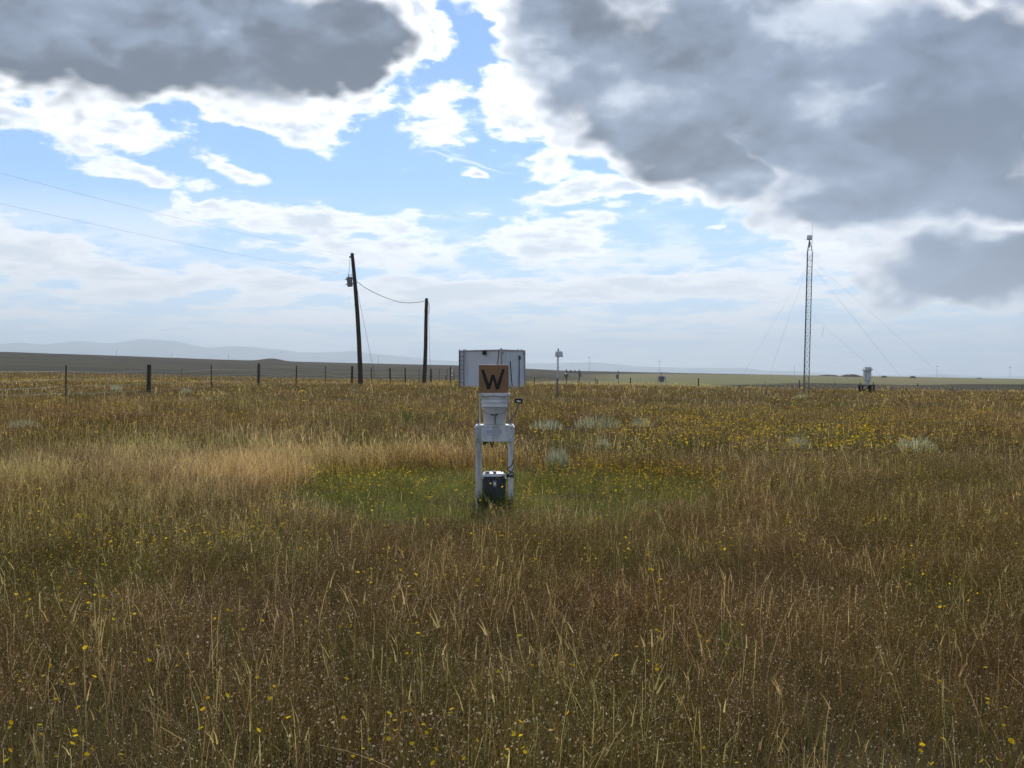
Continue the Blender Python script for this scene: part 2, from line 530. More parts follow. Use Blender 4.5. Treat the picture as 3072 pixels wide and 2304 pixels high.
# ================================================================== terrain
def make_ground():
    azs = np.concatenate([np.arange(-180, -46, 3.0), np.arange(-46, -31, 0.5), np.arange(-31, 31, 0.14), np.arange(31, 46, 0.5), np.arange(46, 180, 3.0)])
    rs = np.concatenate([np.array([0.4, 1.2, 2.2]), np.arange(3.2, 20, 0.8), np.geomspace(20, 1300, 190), np.geomspace(1350, 19000, 30)])
    A, Rr = np.meshgrid(np.radians(azs), rs)
    X, Y = Rr * np.sin(A), Rr * np.cos(A)
    Z = ground_z(X, Y)
    na, nr = len(azs), len(rs)
    V = np.stack([X, Y, Z], -1).reshape(-1, 3)
    V = np.vstack([V, [[0, 0, gz(0, 0.01)]]])
    idx = np.arange(na * nr).reshape(nr, na)
    nx = np.roll(idx, -1, axis=1)
    quads = np.stack([idx[:-1], nx[:-1], nx[1:], idx[1:]], -1).reshape(-1, 4)[:, ::-1]
    faces = [tuple(q) for q in quads] + [(int(idx[0, (k + 1) % na]), int(idx[0, k]), na * nr) for k in range(na)]
    me = bpy.data.meshes.new('ground')
    me.from_pydata(V.tolist(), [], faces)
    me.polygons.foreach_set('use_smooth', [True] * len(me.polygons))
    # cover of each part of the land, with cloud shade painted into the scrub (0..1 each)
    x, y = V[:, 0], V[:, 1]
    r = np.hypot(x, y)
    px = 1536 + F * np.where(y > 0.3 * r, x / np.maximum(y, 1e-3), np.sign(x) * 3.0)
    jit = 1 + 0.25 * (fbm(px * 0.004 + 5, np.log(r + 1) * 2.5, 4) - 0.5)
    rr = r * jit
    brush_left = _sm((rr - np.interp(px, [0, 800, 1500, 1800], [255, 255, 290, 320])) / 60) * _sm((1900 - px) / 250)  # cloud shade on the ridge, painted as darker scrub
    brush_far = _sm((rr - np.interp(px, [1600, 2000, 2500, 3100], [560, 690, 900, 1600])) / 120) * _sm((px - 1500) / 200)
    shaded_hollow = _sm((rr - 135) / 40) * _sm((np.interp(px, [2000, 2200, 2400, 2700, 3072], [200, 300, 350, 360, 430]) - rr) / 45) * _sm((px - 2080) / 160)  # cloud shade lying in the dip, painted as dark cover
    brush = np.clip(np.maximum(np.maximum(brush_left, brush_far), shaded_hollow), 0, 1)  # scrub cover together with the painted cloud shade
    hay = _sm((rr - np.interp(px, [1500, 1700, 2100, 3000], [125, 125, 160, 200])) / 40) * _sm((px - 1560) / 120)
    soil = 1 - _sm((r - 25) / 35)
    for nm, arr in (('brush', brush), ('hay', hay), ('soil', soil)):  # 'brush' holds scrub and painted cloud shade
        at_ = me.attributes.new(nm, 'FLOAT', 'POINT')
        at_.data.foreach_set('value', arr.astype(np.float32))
    o = bpy.data.objects.new('ground', me)
    col.objects.link(o)
    m, gg = new_mat('prairie')
    pos = gg.node('ShaderNodeNewGeometry').outputs['Position']
    def attr(n):
        k = gg.node('ShaderNodeAttribute'); k.attribute_name = n
        return k.outputs['Fac']
    n1 = gg.noise(pos, 0.09, 6, 0.6, 0.3)
    n2 = gg.noise(pos, 1.7, 6, 0.65)
    n3 = gg.noise(pos, 14.0, 4, 0.7)
    n4 = gg.noise(pos, 0.012, 6, 0.6, 0.5)
    c = gg.mix(gg.ss(n1, 0.35, 0.65), (0.085, 0.054, 0.027), (0.092, 0.078, 0.032))
    c = gg.mix(gg.ss(n2, 0.45, 0.7, 0, 0.5), c, (0.13, 0.10, 0.055))
    c = gg.mix(gg.ss(n3, 0.5, 0.75, 0, 0.7), c, (0.03, 0.022, 0.012))
    dirt = gg.mix(gg.ss(n2, 0.4, 0.65), (0.030, 0.022, 0.013), (0.060, 0.044, 0.026))
    c = gg.mix(attr('soil'), c, dirt)
    hayc = gg.mix(gg.ss(n4, 0.35, 0.65), (0.150, 0.150, 0.062), (0.175, 0.150, 0.080))
    hayc = gg.mix(gg.ss(n1, 0.4, 0.7, 0, 0.35), hayc, (0.12, 0.13, 0.05))
    hayc = gg.mix(gg.ss(gg.noise(pos, 0.22, 4, 0.7), 0.54, 0.68, 0, 0.6), hayc, (0.075, 0.080, 0.035))
    c = gg.mix(attr('hay'), c, hayc)
    bc = gg.mix(gg.ss(n4, 0.35, 0.65), (0.026, 0.022, 0.011), (0.056, 0.046, 0.022))  # scrub colour darkened to hold the ridge's cloud shade
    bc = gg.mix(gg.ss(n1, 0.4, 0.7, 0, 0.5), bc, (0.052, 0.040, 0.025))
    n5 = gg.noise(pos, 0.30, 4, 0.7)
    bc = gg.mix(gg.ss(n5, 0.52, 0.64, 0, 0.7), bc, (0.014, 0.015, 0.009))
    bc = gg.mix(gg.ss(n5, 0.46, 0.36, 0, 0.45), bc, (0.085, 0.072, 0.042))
    c = gg.mix(attr('brush'), c, bc)  # scrub and painted cloud shade laid on the ground colour
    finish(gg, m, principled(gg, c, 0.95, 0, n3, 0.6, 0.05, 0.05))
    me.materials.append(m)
    return tag(o, 'dry rolling prairie ground rising to a brushy ridge darkened with painted cloud shade', kind='structure')


make_ground()


def make_mountains():
    top = [(-1500, 1040), (-900, 1062), (-450, 1034), (-200, 1046), (0, 1032), (60, 1027), (130, 1033), (230, 1024), (340, 1030), (420, 1017), (520, 1022), (620, 1042), (690, 1039), (760, 1040), (850, 1050),
           (900, 1057), (960, 1056), (1060, 1052), (1120, 1060), (1200, 1068), (1300, 1078), (1420, 1086), (1600, 1090), (1700, 1088), (1780, 1087), (1900, 1097), (2000, 1102), (2120, 1104),
           (2230, 1102), (2290, 1110), (2400, 1114), (2500, 1121), (2600, 1123), (2700, 1126), (2830, 1121), (2900, 1126), (2960, 1131), (3072, 1127), (3300, 1112), (3700, 1124), (4500, 1120)]
    tx, ty = np.array([t[0] for t in top], float), np.array([t[1] for t in top], float)
    cols = np.arange(-1500, 4500, 9.0)
    row = np.interp(cols, tx, ty) + 5.0 * (fbm(cols * 0.02, cols * 0 + 3.3, 5) - 0.5)
    R0 = 16000.0
    offs = 1.8 * np.array([-900, -700, -520, -380, -250, -140, -60, 0, 90, 260, 600])
    prof = np.array([0.0, 0.10, 0.26, 0.42, 0.60, 0.78, 0.91, 1.0, 0.9, 0.6, 0.0])
    a = np.arctan((cols - 1536) / F)
    V = []
    for k, (of, p) in enumerate(zip(offs, prof)):
        rad = (R0 + of) / np.cos(a)
        h = (HZ - row) / F * R0 + 6
        n = fbm(cols * 0.03 + 7, np.full_like(cols, of * 0.0035), 4) - 0.5
        z = EYE - 8 + h * np.clip(p + n * 0.35 * (p * (1 - p)) * 4 * 0.6, 0, 1.0)
        V.append(np.stack([rad * np.sin(a), rad * np.cos(a), z], -1))
    V = np.concatenate(V)
    n = len(cols); m_ = len(offs)
    fs = [(i * n + k, i * n + k + 1, (i + 1) * n + k + 1, (i + 1) * n + k) for i in range(m_ - 1) for k in range(n - 1)]
    me = bpy.data.meshes.new('mountains')
    me.from_pydata(V.tolist(), [], fs)
    me.polygons.foreach_set('use_smooth', [True] * len(me.polygons))
    o = bpy.data.objects.new('mountains', me)
    col.objects.link(o)
    m, gg = new_mat('hazed_mountain_rock')
    pos = gg.node('ShaderNodeNewGeometry').outputs['Position']
    c = gg.mix(gg.ss(gg.noise(pos, 0.004, 5, 0.6), 0.4, 0.6), (0.19, 0.215, 0.22), (0.26, 0.28, 0.28))  # rock tone lightened towards blue, some haze mixed into the colour
    finish(gg, m, principled(gg, c, 0.95, spec=0.05))
    me.materials.append(m)
    return tag(o, 'faint blue mountain range along the horizon', kind='structure')


make_mountains()

# the air: pale haze that fades the mountains
hz = MB().box(-21500, 21500, -21500, 21500, -40, 760).build('haze', None)
m, gg = new_mat('haze')
pv = gg.node('ShaderNodeVolumePrincipled')
pv.inputs['Color'].default_value = (0.80, 0.91, 1.0, 1)
pv.inputs['Density'].default_value = 1.15e-4
pv.inputs['Anisotropy'].default_value = 0.3
o_ = gg.node('ShaderNodeOutputMaterial')
m.node_tree.links.new(pv.outputs[0], o_.inputs['Volume'])
hz.data.materials.append(m)
tag(hz, 'pale blue summer haze over the plain', kind='stuff')
# ================================================================== the precipitation sampler in the middle
SD = 11.6                                         # distance to the middle of the stand
SX = G3(1484, SD)
S0 = Vector((SX, SD, gz(SX, SD)))
PM = F / (SD - 0.19)                              # photo pixels per metre at its front face


def sxz(px, py):
    """photo pixel -> local x, z on the stand's front face"""
    return (px - 1484) / PM, EYE + (HZ - py) / PM - S0.z


stand = thing('sampler_stand', 'white wooden table stand carrying a bucket and the W board, in the cleared patch', 'sampler stand', S0)
ZT = sxz(0, 1280)[1]                               # table top
HW, HD = 0.208, 0.20
legw = 0.056
for sx in (-1, 1):
    for sy in (-1, 1):
        x0 = sx * HW - (legw if sx > 0 else 0); y0 = sy * HD - (legw if sy > 0 else 0)
        MB().frustum(x0 + legw / 2, y0 + legw / 2, -0.06, ZT - 0.02, legw, legw, legw * 1.0, legw * 1.0).build('leg', M['white'], stand, 0.003)
ap = 0.165
MB().box(-HW, HW, -HD - 0.016, -HD - 0.001, ZT - ap, ZT - 0.004).build('apron', M['white'], stand, 0.003)
MB().box(-HW, HW, HD + 0.001, HD + 0.016, ZT - ap, ZT - 0.004).build('apron', M['white'], stand, 0.003)
for s in (-1, 1):
    x0 = s * (HW + 0.001) - (0.014 if s < 0 else 0)
    MB().box(x0, x0 + 0.014, -HD, HD, ZT - ap, ZT - 0.004).build('apron', M['white'], stand, 0.003)
MB().box(-HW - 0.004, HW + 0.004, -HD - 0.012, HD + 0.012, ZT - 0.003, ZT + 0.014).build('table_top', M['white'], stand, 0.003)
yf = -HD - 0.016
for bx in (-HW + 0.028, HW - 0.028):
    for bz in (ZT - 0.022, ZT - ap + 0.028):
        MB().tube([(bx, yf + 0.004, bz), (bx, yf - 0.005, bz)], 0.0065, 10).build('bolt', M['rust'], stand)
for bz in (0.16, 0.155 + 0.04):
    MB().tube([(-HW + 0.03, -HD + 0.002, bz), (-HW + 0.03, -HD - 0.006, bz)], 0.006, 10).build('bolt', M['rust'], stand)
x0, z0 = sxz(1460, 1300); x1, z1 = sxz(1507, 1290)
MB().box(x0, x1, yf - 0.0015, yf + 0.001, z0, z1).build('maker_plate', M['decal'], stand)
MB().box(x0 + 0.01, x1 - 0.02, yf - 0.0013, yf + 0.001, z0 - 0.022, z0 - 0.009).build('maker_plate', M['decal'], stand)
# lid carried on two arms over the bucket
zl0, zl1 = sxz(0, 1189.5)[1], sxz(0, 1179.5)[1]
for s in (-1, 1):
    xa = s * 0.166
    MB().box(xa - 0.005, xa + 0.005, -0.014, 0.014, ZT + 0.01, zl0).build('lid_arm', M['white'], stand, 0.002)
lid = MB().box(-0.172, 0.172, -0.172, 0.172, zl0, zl1).build('lid', M['white'], stand, 0.006)
# clamps on the table corners
for s in (-1, 1):
    c = MB().box(s * 0.182 - 0.018, s * 0.182 + 0.018, -0.10, -0.05, ZT + 0.0145, ZT + 0.026).build('clamp', M['white'], stand, 0.004)
    MB().tube([(s * 0.182, -0.075, ZT + 0.02), (s * 0.182, -0.075, ZT + 0.08)], 0.006, 8).build('clamp_bolt', M['galv'], c)
# rain sensor on a bent arm
xa, za = sxz(1527, 1268); xb, zb = sxz(1553, 1226); xc, zc = sxz(1556, 1212)
arm = MB().tube([(xa, -0.12, za - 0.02), (xa + 0.012, -0.12, za + 0.02), ((xa + xb) / 2 + 0.008, -0.12, (za + zb) / 2), (xb, -0.12, zb), (xc, -0.12, zc)], 0.010, 10).build('sensor_arm', M['grey'], stand, smooth=True)
xh, zh = sxz(1557, 1203.5)
head = MB().box(-0.044, 0.044, -0.03, 0.03, -0.026, 0.026).build('rain_sensor', M['black'], stand, 0.003)
head.location = (xh, -0.12, zh); head.rotation_euler = (R(-6), R(7), 0)
MB().box(-0.043, 0.043, -0.029, 0.031, 0.0265, 0.031).build('sensor_plate', M['white'], head)
MB().box(-0.022, 0.023, -0.0325, -0.029, -0.013, 0.004).build('sensor_window', M['rim'], head)
# cables under the table
def cable(pts, r, parent, name='cable', mat='rubber', n=6):
    # smooth the polyline
    P_ = [Vector(p) for p in pts]
    o = []
    for i in range(len(P_) - 1):
        p0, p1, p2, p3 = P_[max(i - 1, 0)], P_[i], P_[i + 1], P_[min(i + 2, len(P_) - 1)]
        for k in range(6):
            t = k / 6
            o.append(0.5 * ((2 * p1) + (p2 - p0) * t + (2 * p0 - 5 * p1 + 4 * p2 - p3) * t * t + (3 * p1 - p0 - 3 * p2 + p3) * t ** 3))
    o.append(P_[-1])
    return MB().tube(o, r, n).build(name, M[mat], parent, smooth=True)


def S(px, py, y):
    x, z = sxz(px, py)
    return (x, y, z)


cable([S(1449, 1320, -0.12), S(1450, 1331, -0.13), S(1452, 1336, -0.13), S(1457, 1329, -0.12), S(1463, 1322, -0.12)], 0.006, stand)
cable([S(1452, 1320, -0.1), S(1455, 1332, -0.1), S(1461, 1330, -0.1), S(1468, 1324, -0.11), S(1472, 1330, -0.12), S(1477, 1343, -0.12), S(1480, 1332, -0.1), S(1481, 1320, -0.1)], 0.006, stand)
cable([S(1462, 1320, -0.14), S(1471, 1327, -0.14), S(1476, 1336, -0.14), S(1473, 1325, -0.13), S(1478, 1321, -0.13)], 0.005, stand)
cable([S(1515, 1320, -0.14), S(1517, 1333, -0.14), S(1520, 1342, -0.14), S(1523, 1349, -0.13)], 0.004, stand)
cable([S(1539, 1340, -0.15), S(1540, 1375, -0.19), S(1538, 1392, -0.225), S(1530, 1401, -0.24), S(1522, 1405, -0.24), S(1527, 1412, -0.24), S(1540, 1418, -0.235), S(1541, 1428, -0.2)], 0.0055, stand)
cable([S(1541, 1405, -0.2), S(1536, 1415, -0.235), S(1526, 1422, -0.24), S(1522, 1430, -0.24), S(1530, 1428, -0.235), S(1541, 1431, -0.2)], 0.0055, stand)
cable([S(1506, 1429, -0.2), S(1518, 1424, -0.235), S(1530, 1426, -0.24), S(1541, 1424, -0.21)], 0.005, stand)

# bucket
bz = ZT + 0.0145
bucket = thing('bucket', 'white plastic bucket with wire handle on the table stand under the W board', 'bucket', S0 + Vector((0, 0, bz)))
zt = zl0 - 0.006 - bz                              # rim just under the lid
r0, r1 = 0.124, 0.143
body = MB().lathe([(0.02, 0.0), (r0 - 0.006, 0.0), (r0, 0.006), (r0 + (r1 - r0) * 0.72, zt * 0.64)], n=40).build('body', M['bucket'], bucket, smooth=True)
rim = MB().lathe([(r1 - 0.002, zt * 0.64), (r1 + 0.008, zt * 0.645), (r1 + 0.008, zt * 0.70), (r1 + 0.001, zt * 0.71), (r1 + 0.001, zt * 0.79), (r1 + 0.013, zt * 0.80), (r1 + 0.013, zt * 0.84),
                  (r1 + 0.002, zt * 0.85), (r1 + 0.002, zt * 0.93), (r1 + 0.015, zt * 0.94), (r1 + 0.015, zt), (r1 + 0.003, zt), (r1 - 0.004, zt * 0.97), (r1 - 0.010, zt * 0.6), (r0 - 0.006, 0.02), (0.0, 0.02)], n=48).build('rim', M['rim'], bucket, smooth=True)
for s in (-1, 1):
    MB().tube([(s * (r1 + 0.005), 0, zt * 0.76), (s * (r1 + 0.022), 0, zt * 0.76)], 0.012, 12).build('handle_ear', M['bucket'], bucket)
hp = []
for k in range(25):
    t = math.pi * k / 24
    hp.append((-(r1 + 0.016) * math.cos(t), -0.20 * math.sin(t) * 0.82, zt * 0.76 - 0.122 * math.sin(t) ** 0.75))
hd = MB().tube(hp, 0.0026, 6).build('handle', M['galv'], bucket, smooth=True)
for s in (-1, 1):
    MB().tube([(s * 0.008, -0.166, zt * 0.76 - 0.122), (s * 0.035, -0.163, zt * 0.76 - 0.120)], 0.008, 10).build('handle_grip', M['rubber'], hd)
MB().tube([(0.005, -0.160, zt * 0.76 - 0.128), (0.006, -r0 - 0.012, zt * 0.3), (0.008, -r0 - 0.006, 0.012)], 0.0045, 6).build('tie_cord', M['rust'], bucket)

# W board on the lid
zs0, zs1 = zl1 + 0.001, sxz(0, 1095)[1]
sign = thing('letter_board', 'tan board with a black letter W standing on the lid over the bucket', 'sign board', S0 + Vector((0, 0, zs0)))
hs = zs1 - zs0
xl, xr = (1437.5 - 1484) / PM, (1526 - 1484) / PM
bd = MB().box(xl, xr, -0.170, -0.155, 0, hs).build('board', M['tan'], sign, 0.0015)
MB().box(xl + 0.002, xr + 0.006, -0.1545, -0.132, 0, hs + 0.004).build('backing', M['white'], sign, 0.002)
for s in (-0.09, 0.09):
    MB().add([(s - 0.012, -0.132, 0), (s + 0.012, -0.132, 0), (s + 0.012, -0.01, 0), (s - 0.012, -0.01, 0), (s - 0.012, -0.132, hs * 0.8), (s + 0.012, -0.132, hs * 0.8)],
             [(0, 1, 2, 3), (0, 4, 5, 1), (3, 2, 5, 4), (0, 3, 4), (1, 5, 2)]).build('prop', M['white'], sign)
wp = [(440, 340), (500, 338), (604, 622), (657, 446), (722, 446), (776, 636), (880, 326), (935, 326), (815, 752), (750, 750), (690, 536), (630, 745), (565, 745)]
cx, cz = sxz(1380, 1060)
poly = [(cx + q[0] / 6.9125 / PM, cz - q[1] / 6.9125 / PM - zs0) for q in wp]
MB().prism(poly, -0.1722, -0.1695).build('letter', M['black'], sign)

# battery box under the table
bx, bz_ = sxz(1482, 1425)
box = thing('battery_box', 'dark grey plastic box with white lid on the ground between the stand legs', 'box', S0 + Vector((bx, 0.0, -0.03)), R(4))
hb = bz_ + 0.0
ob = MB().frustum(0, 0, 0, hb, 0.235, 0.23, 0.258, 0.25).build('body', M['dark_grey'], box, 0.03)
MB().frustum(0, 0, hb * 0.92, hb * 0.955, 0.268, 0.262, 0.272, 0.266).build('band', M['dark_grey'], box, 0.004)
ld = MB().frustum(0, 0, hb + 0.001, hb + 0.045, 0.268, 0.262, 0.225, 0.22).build('lid', M['rim'], box, 0.018)
MB().box(-0.10, -0.055, -0.118, 0.11, hb + 0.043, hb + 0.053).build('strap', M['rubber'], ld, 0.002)
MB().box(-0.015, 0.02, -0.12, 0.11, hb + 0.043, hb + 0.054).build('strap', M['rubber'], ld, 0.002)
MB().tube([(0.08, -0.06, hb + 0.04), (0.085, -0.06, hb + 0.066), (0.105, -0.06, hb + 0.06), (0.115, -0.06, hb + 0.035)], 0.008, 8).build('lid_handle', M['rubber'], ld)
lt = MB().box(-0.02, 0.02, -0.140, -0.120, hb * 0.70, hb * 0.90).build('latch', M['grey'], box, 0.003)
MB().box(-0.013, 0.013, -0.146, -0.1405, hb * 0.76, hb * 0.86).build('latch_tab', M['rim'], lt, 0.002)
for q in range(3):
    zz = hb * (0.16 + 0.2 * q)
    MB().box(-0.115, 0.115, -0.1235 - 0.001 * q, -0.1165, zz, zz + 0.012).build('rib', M['dark_grey'], box)

# ================================================================== equipment shelter
CD = 68.0
cl, cc, cr = at(1376, 1140, CD + 1.3), at(1505, 1140, CD - 1.1), at(1576.5, 1140, CD + 0.2)
c0 = Vector((cc.x, cc.y, 0))
dl = Vector((cl.x - cc.x, cl.y - cc.y, 0)); dr = Vector((cr.x - cc.x, cr.y - cc.y, 0))
Wl = dl.length; ul = dl.normalized(); ur = Vector((-ul.y, ul.x, 0))
if ur.dot(dr) < 0: ur = -ur
# right wall length so that it ends at the photographed column
t_ = (1576.5 - 1536) / F
Wr = (t_ * c0.y - c0.x) / (ur.x - t_ * ur.y)
base_z = gz(c0.x, c0.y) - 0.10
Hc = EYE + (HZ - 1048) / F * c0.y - base_z
shelter = thing('equipment_shelter', 'white boxy equipment shelter with a ladder, standing behind the W board', 'shelter', Vector((c0.x, c0.y, base_z)))


def wb(u0, u1, v0, v1, z0, z1):
    """box in shelter axes: u along the left wall, v along the right wall, from the near corner"""
    p = []
    for z in (z0, z1):
        for u, v in ((u0, v0), (u1, v0), (u1, v1), (u0, v1)):
            q = ul * u + ur * v
            p.append((q.x, q.y, z))
    return MB().add(p, [(3, 2, 1, 0), (4, 5, 6, 7), (0, 1, 5, 4), (1, 2, 6, 5), (2, 3, 7, 6), (3, 0, 4, 7)])


wb(0.05, Wl - 0.05, 0.04, 0.10, 0.12, Hc - 0.08).build('wall', M['wall'], shelter)
wb(0.04, 0.10, 0.11, Wr - 0.05, 0.12, Hc - 0.08).build('wall', M['wall'], shelter)
wb(0.11, Wl - 0.05, Wr - 0.10, Wr - 0.04, 0.12, Hc - 0.08).build('wall', M['wall'], shelter)
wb(Wl - 0.10, Wl - 0.04, 0.11, Wr - 0.11, 0.12, Hc - 0.08).build('wall', M['wall'], shelter)
wb(0.02, Wl - 0.02, 0.02, Wr - 0.02, Hc - 0.075, Hc - 0.015).build('roof', M['wall'], shelter)
wb(0.02, Wl - 0.02, 0.02, Wr - 0.02, -0.15, 0.115).build('skid', M['rust'], shelter)
for u in (0, Wl - 0.10):
    for v in (0, Wr - 0.10):
        wb(u, u + 0.10, v, v + 0.10, 0.0, Hc).build('corner_post', M['trim'], shelter, 0.01)
for a in ((0.102, Wl - 0.102, 0.005, 0.06), (0.102, Wl - 0.102, Wr - 0.06, Wr - 0.005), (0.005, 0.06, 0.102, Wr - 0.102), (Wl - 0.06, Wl - 0.005, 0.102, Wr - 0.102)):
    wb(*a, Hc - 0.11, Hc - 0.004).build('top_rail', M['trim'], shelter)
# ladder
lad = bpy.data.objects.new('ladder', None); col.objects.link(lad); lad.parent = shelter
ua, ub = Wl - 0.12, Wl - 0.54
for u in (ua, ub):
    wb(u - 0.018, u + 0.018, -0.10, -0.06, 0.05, Hc + 0.07).build('rail', M['galv'], lad)
for k in range(8):
    z = 0.18 + k * 0.29
    if z < Hc: wb(ub + 0.02, ua - 0.02, -0.095, -0.068, z, z + 0.028).build('rung', M['galv'], lad)
# vent box, cables, conduit box, bolts, roof fittings
uv = (1505 - 1455.5) / (1505 - 1376) * Wl
wb(uv - 0.13, uv + 0.10, -0.16, 0.035, Hc - 0.33, Hc - 0.05).build('vent', M['rubber'], shelter, 0.015)
def wpt(u, v, z):
    q = ul * u + ur * v
    return (q.x, q.y, z)
cable([wpt(0.26, 0.02, Hc - 0.06), wpt(0.30, 0.02, Hc - 0.5), wpt(0.40, 0.02, Hc - 1.1), wpt(0.42, 0.02, Hc - 1.7), wpt(0.35, 0.02, 0.1)], 0.022, shelter)
vv = Wr * 0.74
wb(-0.06, 0.035, vv - 0.07, vv + 0.08, Hc - 0.66, Hc - 0.38).build('electrical_box', M['dark_grey'], shelter, 0.01)
cable([wpt(0.01, vv + 0.03, Hc - 0.66), wpt(0.01, vv + 0.03, 0.9), wpt(0.01, vv + 0.02, 0.02)], 0.025, shelter, 'conduit', 'grey')
cable([wpt(0.01, vv, Hc - 0.66), wpt(0.01, vv - 0.06, 0.9), wpt(-0.02, vv - 0.14, 0.02)], 0.02, shelter, 'conduit', 'grey')
cable([wpt(0.01, Wr * 0.36, Hc - 0.75), wpt(0.005, Wr * 0.40, 1.0), wpt(-0.01, Wr * 0.42, 0.5), wpt(-0.02, Wr * 0.48, 0.0)], 0.028, shelter)
for v, z in ((0.17, Hc - 0.24), (Wr - 0.16, Hc - 0.26), (Wr - 0.16, 0.24)):
    wb(0.01, 0.039, v - 0.03, v + 0.03, z - 0.045, z + 0.045).build('bracket', M['rust'], shelter)
for u, v in ((0.06, 0.06), (0.14, 0.05), (0.05, Wr * 0.7), (Wl * 0.85, 0.05), (0.05, Wr * 0.86)):
    MB().tube([wpt(u, v, Hc), wpt(u, v, Hc + 0.07)], 0.028, 8).build('roof_fitting', M['galv'], shelter)

# ================================================================== white sensor box on a slim post
p = foot(1672, 47.0)
p_47 = p
post = thing('sensor_post', 'slim post with a white sensor box on top, standing right of the shelter', 'sensor post', p)
topz = EYE + (HZ - 1070) / F * 47 - p.z
MB().tube([(0, 0, -0.2), (0.0, 0, topz * 0.50)], 0.040, 10).build('post', M['galv'], post, smooth=True)
MB().tube([(0.015, 0, topz * 0.50 + 0.002), (0.03, 0, topz + 0.02)], 0.036, 10).build('mast', M['white'], post, smooth=True)
hb2 = MB().frustum(0.075, 0, topz - 0.01, topz + 0.25, 0.36, 0.26, 0.31, 0.22).build('sensor_box', M['white'], post, 0.02)
MB().tube([(0.04, 0, topz + 0.245), (0.04, 0, topz + 0.37)], 0.030, 10).build('sensor_cap', M['dark_grey'], hb2)
MB().tube([(0.13, 0, topz + 0.245), (0.13, 0, topz + 0.275)], 0.022, 8).build('fitting', M['dark_grey'], hb2)
MB().box(0.04, 0.085, -0.02, 0.02, topz * 0.74, topz * 0.74 + 0.03).build('bracket', M['galv'], post)

# ================================================================== utility poles and their wires
def line(name, pts, r, mat, parent=None, n=5):
    return MB().tube(pts, r, n).build(name, M[mat], parent, smooth=True)


PD1, PD2 = 72.0, 92.0
b1, t1 = foot(1082, PD1), at(1056.5, 760, PD1)
pole1 = thing('utility_pole', 'taller leaning utility pole with a transformer near its top', 'utility pole', b1)
ax = t1 - b1
mids = [ax * f + Vector((0.10 * math.sin(math.pi * max(f, 0)), 0, 0)) for f in (-0.05, 0, 0.15, 0.35, 0.55, 0.75, 0.9, 1.0)]
MB().tube(mids, 0.185, 14, 0.115).build('pole_shaft', M['pole'], pole1, smooth=True)
L1 = lambda px, py, dd=0.0: at(px, py, PD1 + dd) - b1
MB().tube([L1(1058, 770), L1(1050.5, 770)], 0.05, 8).build('top_pin', M['rust'], pole1)
MB().lathe([(0.03, 0), (0.075, 0.02), (0.05, 0.05), (0.075, 0.08), (0.03, 0.12)], n=12, close=True).build('insulator', M['dark_grey'], pole1, smooth=True).location = L1(1050.3, 774)
tr = bpy.data.objects.new('transformer', None); col.objects.link(tr); tr.parent = pole1
tr.location = L1(1050.5, 860); tr.rotation_euler = (0, R(-5), 0)
MB().lathe([(0.02, 0), (0.175, 0.0), (0.185, 0.02), (0.195, 0.58), (0.215, 0.60), (0.215, 0.64), (0.19, 0.66), (0.03, 0.70)], n=24).build('tank', M['grey'], tr, smooth=True)
MB().lathe([(0.03, 0.66), (0.05, 0.70), (0.03, 0.73), (0.045, 0.77), (0.025, 0.80), (0.02, 0.86)], cx=-0.04, n=12, close=True).build('bushing', M['dark_grey'], tr, smooth=True)
for z in (0.18, 0.52):
    MB().box(-0.31, -0.18, -0.04, 0.04, z - 0.02, z + 0.04).build('lug', M['grey'], tr)
    MB().box(0.17, 0.34, -0.05, 0.05, z - 0.02, z + 0.05).build('hanger', M['rust'], tr)
MB().tube([L1(1064, 825), L1(1057, 822), L1(1052, 828)], 0.025, 6).build('cutout', M['insul'], pole1)
line('drop_wire', [L1(1050, 776), L1(1049, 800, -0.1), L1(1046.5, 826)], 0.012, 'cable', pole1)
line('drop_wire', [L1(1047, 826), L1(1054, 823), L1(1060, 832)], 0.012, 'cable', pole1)
a1 = foot(1130, 75.0)
line('guy_wire', [L1(1068, 850), a1 - b1], 0.012, 'wire', pole1)

b2, t2 = foot(1271, PD2), at(1281.5, 895, PD2)
pole2 = thing('utility_pole', 'shorter bare utility pole left of the shelter, linked by one sagging cable', 'utility pole', b2)
ax2 = t2 - b2
MB().tube([ax2 * f + Vector((0.05 * math.sin(f * 5), 0, 0)) for f in (-0.05, 0, 0.2, 0.45, 0.7, 0.9, 1.0)], 0.20, 14, 0.135).build('pole_shaft', M['pole'], pole2, smooth=True)
L2 = lambda px, py, dd=0.0: at(px, py, PD2 + dd) - b2
cable([L2(1285, 905, -0.2), L2(1288, 920, -0.2), L2(1287, 938, -0.2), L2(1282, 942, -0.2), L2(1275, 940, -0.2), L2(1274, 930, -0.2), L2(1276, 915, -0.2)], 0.02, pole2, 'cable_loop', 'cable')
a2 = foot(1293, 95.0)
line('guy_wire', [L2(1284, 905), a2 - b2], 0.012, 'wire', pole2)


def sag_line(p0, p1, sag, n=28):
    return [p0.lerp(p1, k / n) - Vector((0, 0, 4 * sag * (k / n) * (1 - k / n))) for k in range(n + 1)]


